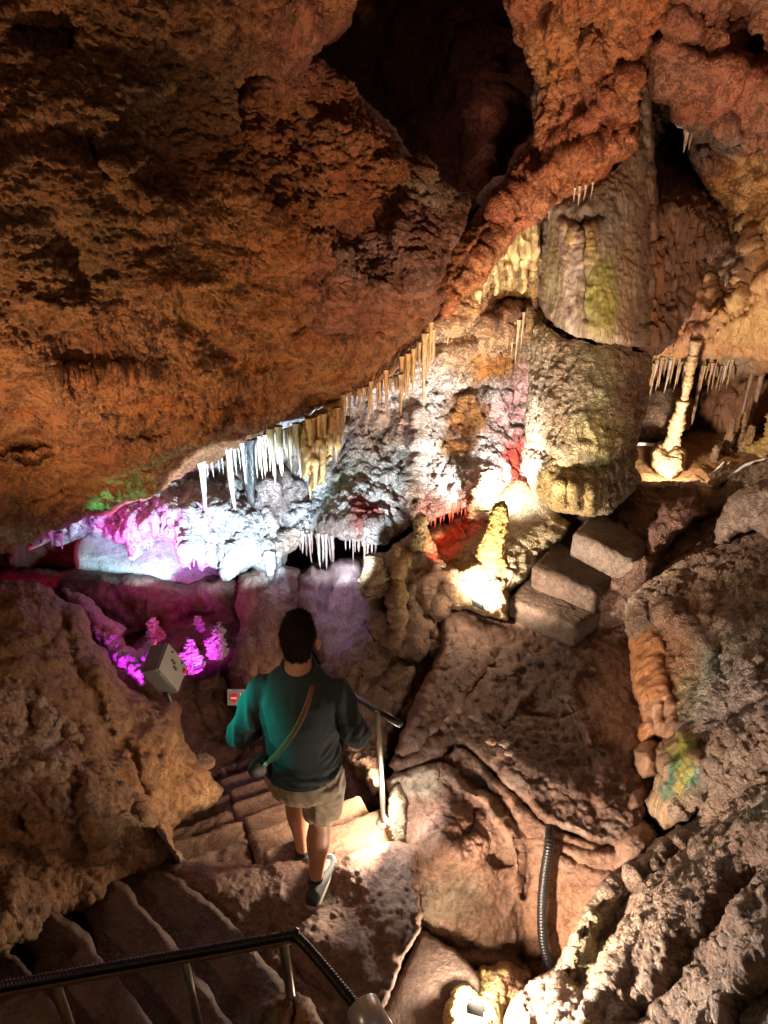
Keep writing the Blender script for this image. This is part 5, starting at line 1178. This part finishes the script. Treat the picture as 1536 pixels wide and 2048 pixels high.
Vb, Nb, Fb = fuse(body, .0065, 5, .5)
man = mesh_obj('person', Vb - np.array([PX, PY, 0]), Fb, M_SKIN)
man.location = (PX, PY, 0)
tag(man, 'person seen from behind walking down the stairs in dark sweater, beige shorts and sneakers', 'person')

def cloth(name, parts, voxel, mat, fold, smooth=5, cut=None):
    V, N, Fq = fuse(parts, voxel, smooth, .5)
    V = V + N * fold(V)[:, None]
    if cut is not None:
        keep = cut(V); Fq = Fq[keep[Fq].all(1)]
        u = np.unique(Fq); mp_ = -np.ones(len(V), int); mp_[u] = np.arange(len(u)); V = V[u]; Fq = mp_[Fq]
    o = mesh_obj(name, V, Fq, mat, man)
    return o
# sweater
def sfold(P):
    x = P[:, 0] - PX; z = P[:, 2]
    a = .006 * fbm(P * np.array([1, 1, 1.0]), 7, 3, off=2.)
    side = np.clip((np.abs(x) - .06) / .10, 0, 1)
    wv = 1 - 2 * np.abs(pn(np.stack([x * 5 + z * 9 * np.sign(x), P[:, 1] * 4, z * 16 - np.abs(x) * 22], 1)))
    a = a + .018 * wv * side * np.clip(1 - np.abs(z - 1.0) / .28, 0, 1)
    wv2 = 1 - 2 * np.abs(pn(np.stack([x * 16 + 3, P[:, 1] * 8, z * 7 + x * 8], 1)))
    a = a + .015 * wv2 * np.clip((np.abs(x) - .13) / .06, 0, 1) * np.clip((z - 1.05) / .1, 0, 1)
    wv3 = 1 - 2 * np.abs(pn(np.stack([x * 3, P[:, 1] * 3, z * 22 + x * 4], 1)))
    return a + .008 * wv3 * np.clip(1 - np.abs(z - .90) / .12, 0, 1)
sw = [rings([((PX - .002, PY, .895), 0.160, .134, X, Y), ((PX - .002, PY, .915), 0.171, .142, X, Y), ((PX, PY, .94), 0.171, .142, X, Y), ((PX, PY, 1.0), 0.162, .135, X, Y), ((PX, PY, 1.12), 0.164, .134, X, Y), ((PX, PY, 1.25), 0.180, .135, X, Y), ((PX, PY, 1.34), 0.184, .120, X, Y),
             ((PX, PY, 1.39), 0.158, .104, X, Y), ((PX + .002, PY + .004, 1.445), 0.117, .090, X, Y), ((PX + .004, PY + .008, 1.475), 0.068, .070, X, Y)])]
for s_, e_, w_ in ((shL, elL, wrL), (shR, elR, wrR)):
    sw.append(limb([s_ + (neck - s_) * .28 - Z * .012, s_ - Z * .01, s_.lerp(e_, .45), e_ + Z * .02, e_ - Z * .0 + Y * .03, e_.lerp(w_, .5), w_ - (w_ - e_) * .06], [.052, .056, .054, .050, .048, .043, .035], 20))
sweater = cloth('sweater', sw, .0075, M_SWEAT, sfold)
V, Fc = tube([neck + Vector((.068 * math.cos(a), .008 + .066 * math.sin(a), .004 + .012 * math.sin(a))) for a in np.linspace(0, 2 * PI, 30)], .014, 10, False)
mesh_obj('collar', V, Fc, M_SWEAT, man)
V, Fc = tube([Vector((PX - .002 + 0.160 * math.cos(a), PY + .134 * math.sin(a), .902)) for a in np.linspace(0, 2 * PI, 60)], .010, 8, False)
mesh_obj('hem', V, Fc, M_SWEAT, man)
# shorts
def shfold(P):
    x = P[:, 0] - PX; z = P[:, 2]
    wv = 1 - 2 * np.abs(pn(np.stack([x * 26 + z * 12, P[:, 1] * 14, z * 8], 1)))
    return .011 * wv + .005 * fbm(P, 9, 3)
st = [rings([((PX, PY, .98), .14, .11, X, Y), ((PX, PY, .94), .168, .128, X, Y), ((PX, PY, .82), .172, .132, X, Y), ((PX, PY + .005, .77), .150, .115, X, Y)])]
for h, k, sx in ((hipR, kneeR, 1), (hipL, kneeL, -1)):
    hem = h.lerp(k, .84)
    st.append(rings([((h.x, h.y, .86), .095, .118, X, Y), (h.lerp(k, .35) + X * sx * .010, .100, .112, X, Y), (h.lerp(k, .60) + X * sx * .012, .094, .104, X, Y), (hem + X * sx * .010, .090, .098, X, Y)]))
cloth('shorts', st, .0075, M_SHORT, shfold, 4)
# hair
def hfold(P):
    return .006 * fbm(P * np.array([1, 1, .5]), 60, 3, ridge=True) + .004 * fbm(P, 25, 2)
hp = [ell(headc + Vector((0, -.010, .026)), (.073, .087, .088), head_rot), ell(headc + Vector((0, -.038, -.018)), (.061, .052, .066), head_rot), ell(headc + Vector((0, .03, .068)), (.058, .068, .043), head_rot)]
def hcut(V):
    d = V - np.array(headc)
    return (d[:, 2] > -.095 + .25 * np.abs(d[:, 0])) & ~((d[:, 1] > .055) & (d[:, 2] < .055)) & ~((np.abs(d[:, 0]) > .062) & (d[:, 2] < -.012) & (d[:, 1] > -.05))
hair = cloth('hair', hp, .005, M_HAIR, hfold, 2, hcut)
_r = random.Random(8); V = []; Fc = []
hv = [v.co.copy() + man.location for v in hair.data.vertices]; hn = [v.normal.copy() for v in hair.data.vertices]
for k in range(4200):
    i = _r.randrange(len(hv)); p0 = hv[i]; nn = hn[i]
    if nn.length < .5: continue
    dn_ = Vector((_r.uniform(-.5, .5), -.3, -.8)) if nn.z < .6 else Vector((_r.uniform(-.5, .9), .5, _r.uniform(-.3, .3)))
    tg = (dn_ - nn * dn_.dot(nn)); tg.normalize(); sd_ = tg.cross(nn).normalized() * .0011
    L_ = _r.uniform(.012, .026); lift = _r.uniform(.15, .55)
    a_ = p0 - nn * .002; b_ = p0 + tg * L_ * .5 + nn * L_ * lift * .7; c_ = p0 + tg * L_ + nn * L_ * lift
    o_ = len(V); V += [a_ - sd_, a_ + sd_, b_ - sd_ * .7, b_ + sd_ * .7, c_]
    Fc += [(o_, o_ + 1, o_ + 3, o_ + 2), (o_ + 2, o_ + 3, o_ + 4)]
mesh_obj('hair_strands', V, Fc, M_HAIR, man)
# eyes and brows
for sx in (-1, 1):
    V, Fc = ell(headc + Vector((sx * .030, .095, .0)), (.011, .006, .006), None, 2); mesh_obj('eye', V, Fc, M_SOLE, man)
    V, Fc = ell(headc + Vector((sx * .030, .098, .018)), (.016, .005, .004), None, 2); mesh_obj('eyebrow', V, Fc, M_HAIR, man)
# shoes and socks
for a, h, t in ((ankR, heelR, toeR), (ankL, heelL, toeL)):
    d = (t - h); L = d.length; d.normalize(); sdv = d.cross(Z)
    g = h.z - .035
    up_r = [(-.035, .030, .040, .045), (.0, .040, .050, .055), (.06, .042, .052, .056), (.13, .046, .036, .046), (.19, .048, .026, .037), (.245, .040, .020, .030), (.272, .018, .012, .024)]
    path = [((h + d * o_).to_tuple()[:2] + (g + zc,), w_, hh_, sdv, Z) for o_, w_, hh_, zc in up_r]
    V, Fc = rings(path, 22)
    up_p = [(V, Fc)] + [limb([a - Z * .045, a - Z * .012], [.047, .043], 16)]
    Vv, Nn, Ff = fuse(up_p, .005, 3, .5)
    Vv[:, 2] = np.maximum(Vv[:, 2], g + .014)
    sh = mesh_obj('shoe', Vv, Ff, M_SHOE, man)
    sp_ = []
    for zz, ex_ in ((0, 0), (.010, .002), (.026, .001), (.030, -.003)):
        for o_, w_ in ((-.045, .012), (-.035, .030), (0, .041), (.06, .041), (.13, .046), (.19, .049), (.245, .042), (.272, .026), (.282, .008)): sp_.append((o_, w_ + ex_, zz))
    n = 9; V = []; Fc = []
    for lv in range(4):
        row = sp_[lv * n:(lv + 1) * n]
        for o_, w_, zz in row: V.append(Vector(h) * 1 + d * o_ + sdv * w_ - Z * (h.z - g - zz))
        for o_, w_, zz in row[::-1]: V.append(Vector(h) * 1 + d * o_ - sdv * w_ - Z * (h.z - g - zz))
    m_ = 2 * n
    for lv in range(3):
        for k in range(m_): Fc.append((lv * m_ + k, lv * m_ + (k + 1) % m_, (lv + 1) * m_ + (k + 1) % m_, (lv + 1) * m_ + k))
    Fc.append(tuple(range(m_))[::-1]); Fc.append(tuple(3 * m_ + k for k in range(m_)))
    mesh_obj('sole', V, Fc, M_SOLE, sh if False else man)
    V, Fc = limb([a - Z * .04, a - Z * .005, a + Z * .022], [.040, .0385, .0385], 20); mesh_obj('sock', V, Fc, M_SOCK, man)
# cross-body bag
bag = empty('crossbody_bag', Vector((PX - .15, PY - .10, 1.02)), 'small black bag with a brown leather strap slung across the man\'s back', 'bag')
sp_pts = [Vector((PX + .085, PY + .02, 1.468)), Vector((PX + .070, PY - .092, 1.435)), Vector((PX + .045, PY - .134, 1.36)), Vector((PX + .0, PY - .152, 1.27)), Vector((PX - .05, PY - .156, 1.19)), Vector((PX - .10, PY - .150, 1.115)), Vector((PX - .14, PY - .130, 1.06))]
V = []; Fc = []
for i, p in enumerate(sp_pts):
    t = (sp_pts[min(i + 1, 6)] - sp_pts[max(i - 1, 0)]).normalized(); out_ = Vector((p.x - PX, (p.y - PY) * 2.2, .1)).normalized(); sdv = t.cross(out_).normalized(); out_ = sdv.cross(t)
    for a_, b_2 in ((-1, 0), (1, 0), (1, 1), (-1, 1)): V.append(p + sdv * .0125 * a_ + out_ * .004 * b_2)
for i in range(6):
    for k in range(4): Fc.append((i * 4 + k, i * 4 + (k + 1) % 4, (i + 1) * 4 + (k + 1) % 4, (i + 1) * 4 + k))
Fc.append((0, 3, 2, 1)); Fc.append((24, 25, 26, 27))
o = mesh_obj('strap', V, Fc, M_STRAP, bag); s_ = o.modifiers.new('s', 'SUBSURF'); s_.levels = s_.render_levels = 2
Rb = Matrix.Rotation(.9, 3, 'Z') @ Matrix.Rotation(.5, 3, 'Y')
V, Fc, = ell(Vector((PX - .175, PY - .095, 1.01)), (.075, .028, .055), Rb, 4); mesh_obj('pouch', V, Fc, M_BAG, bag)
V, Fc = tube([sp_pts[-1], sp_pts[-1] + Vector((-.012, .006, -.02)), sp_pts[-1] + Vector((-.02, .012, -.03))], .008, 10); mesh_obj('buckle', V, Fc, M_LAMPM, bag)
# phone held in front
ph_c = (wrL + wrR) / 2 + Vector((0, .13, .03))
V, Fc = box(ph_c, (.036, .004, .072), Matrix.Rotation(-.6, 3, 'X')); o = mesh_obj('phone', V, Fc, M_KNOB, None, False); bevel(o, .003)
tag(o, 'dark phone held in front by the walking man', 'phone')
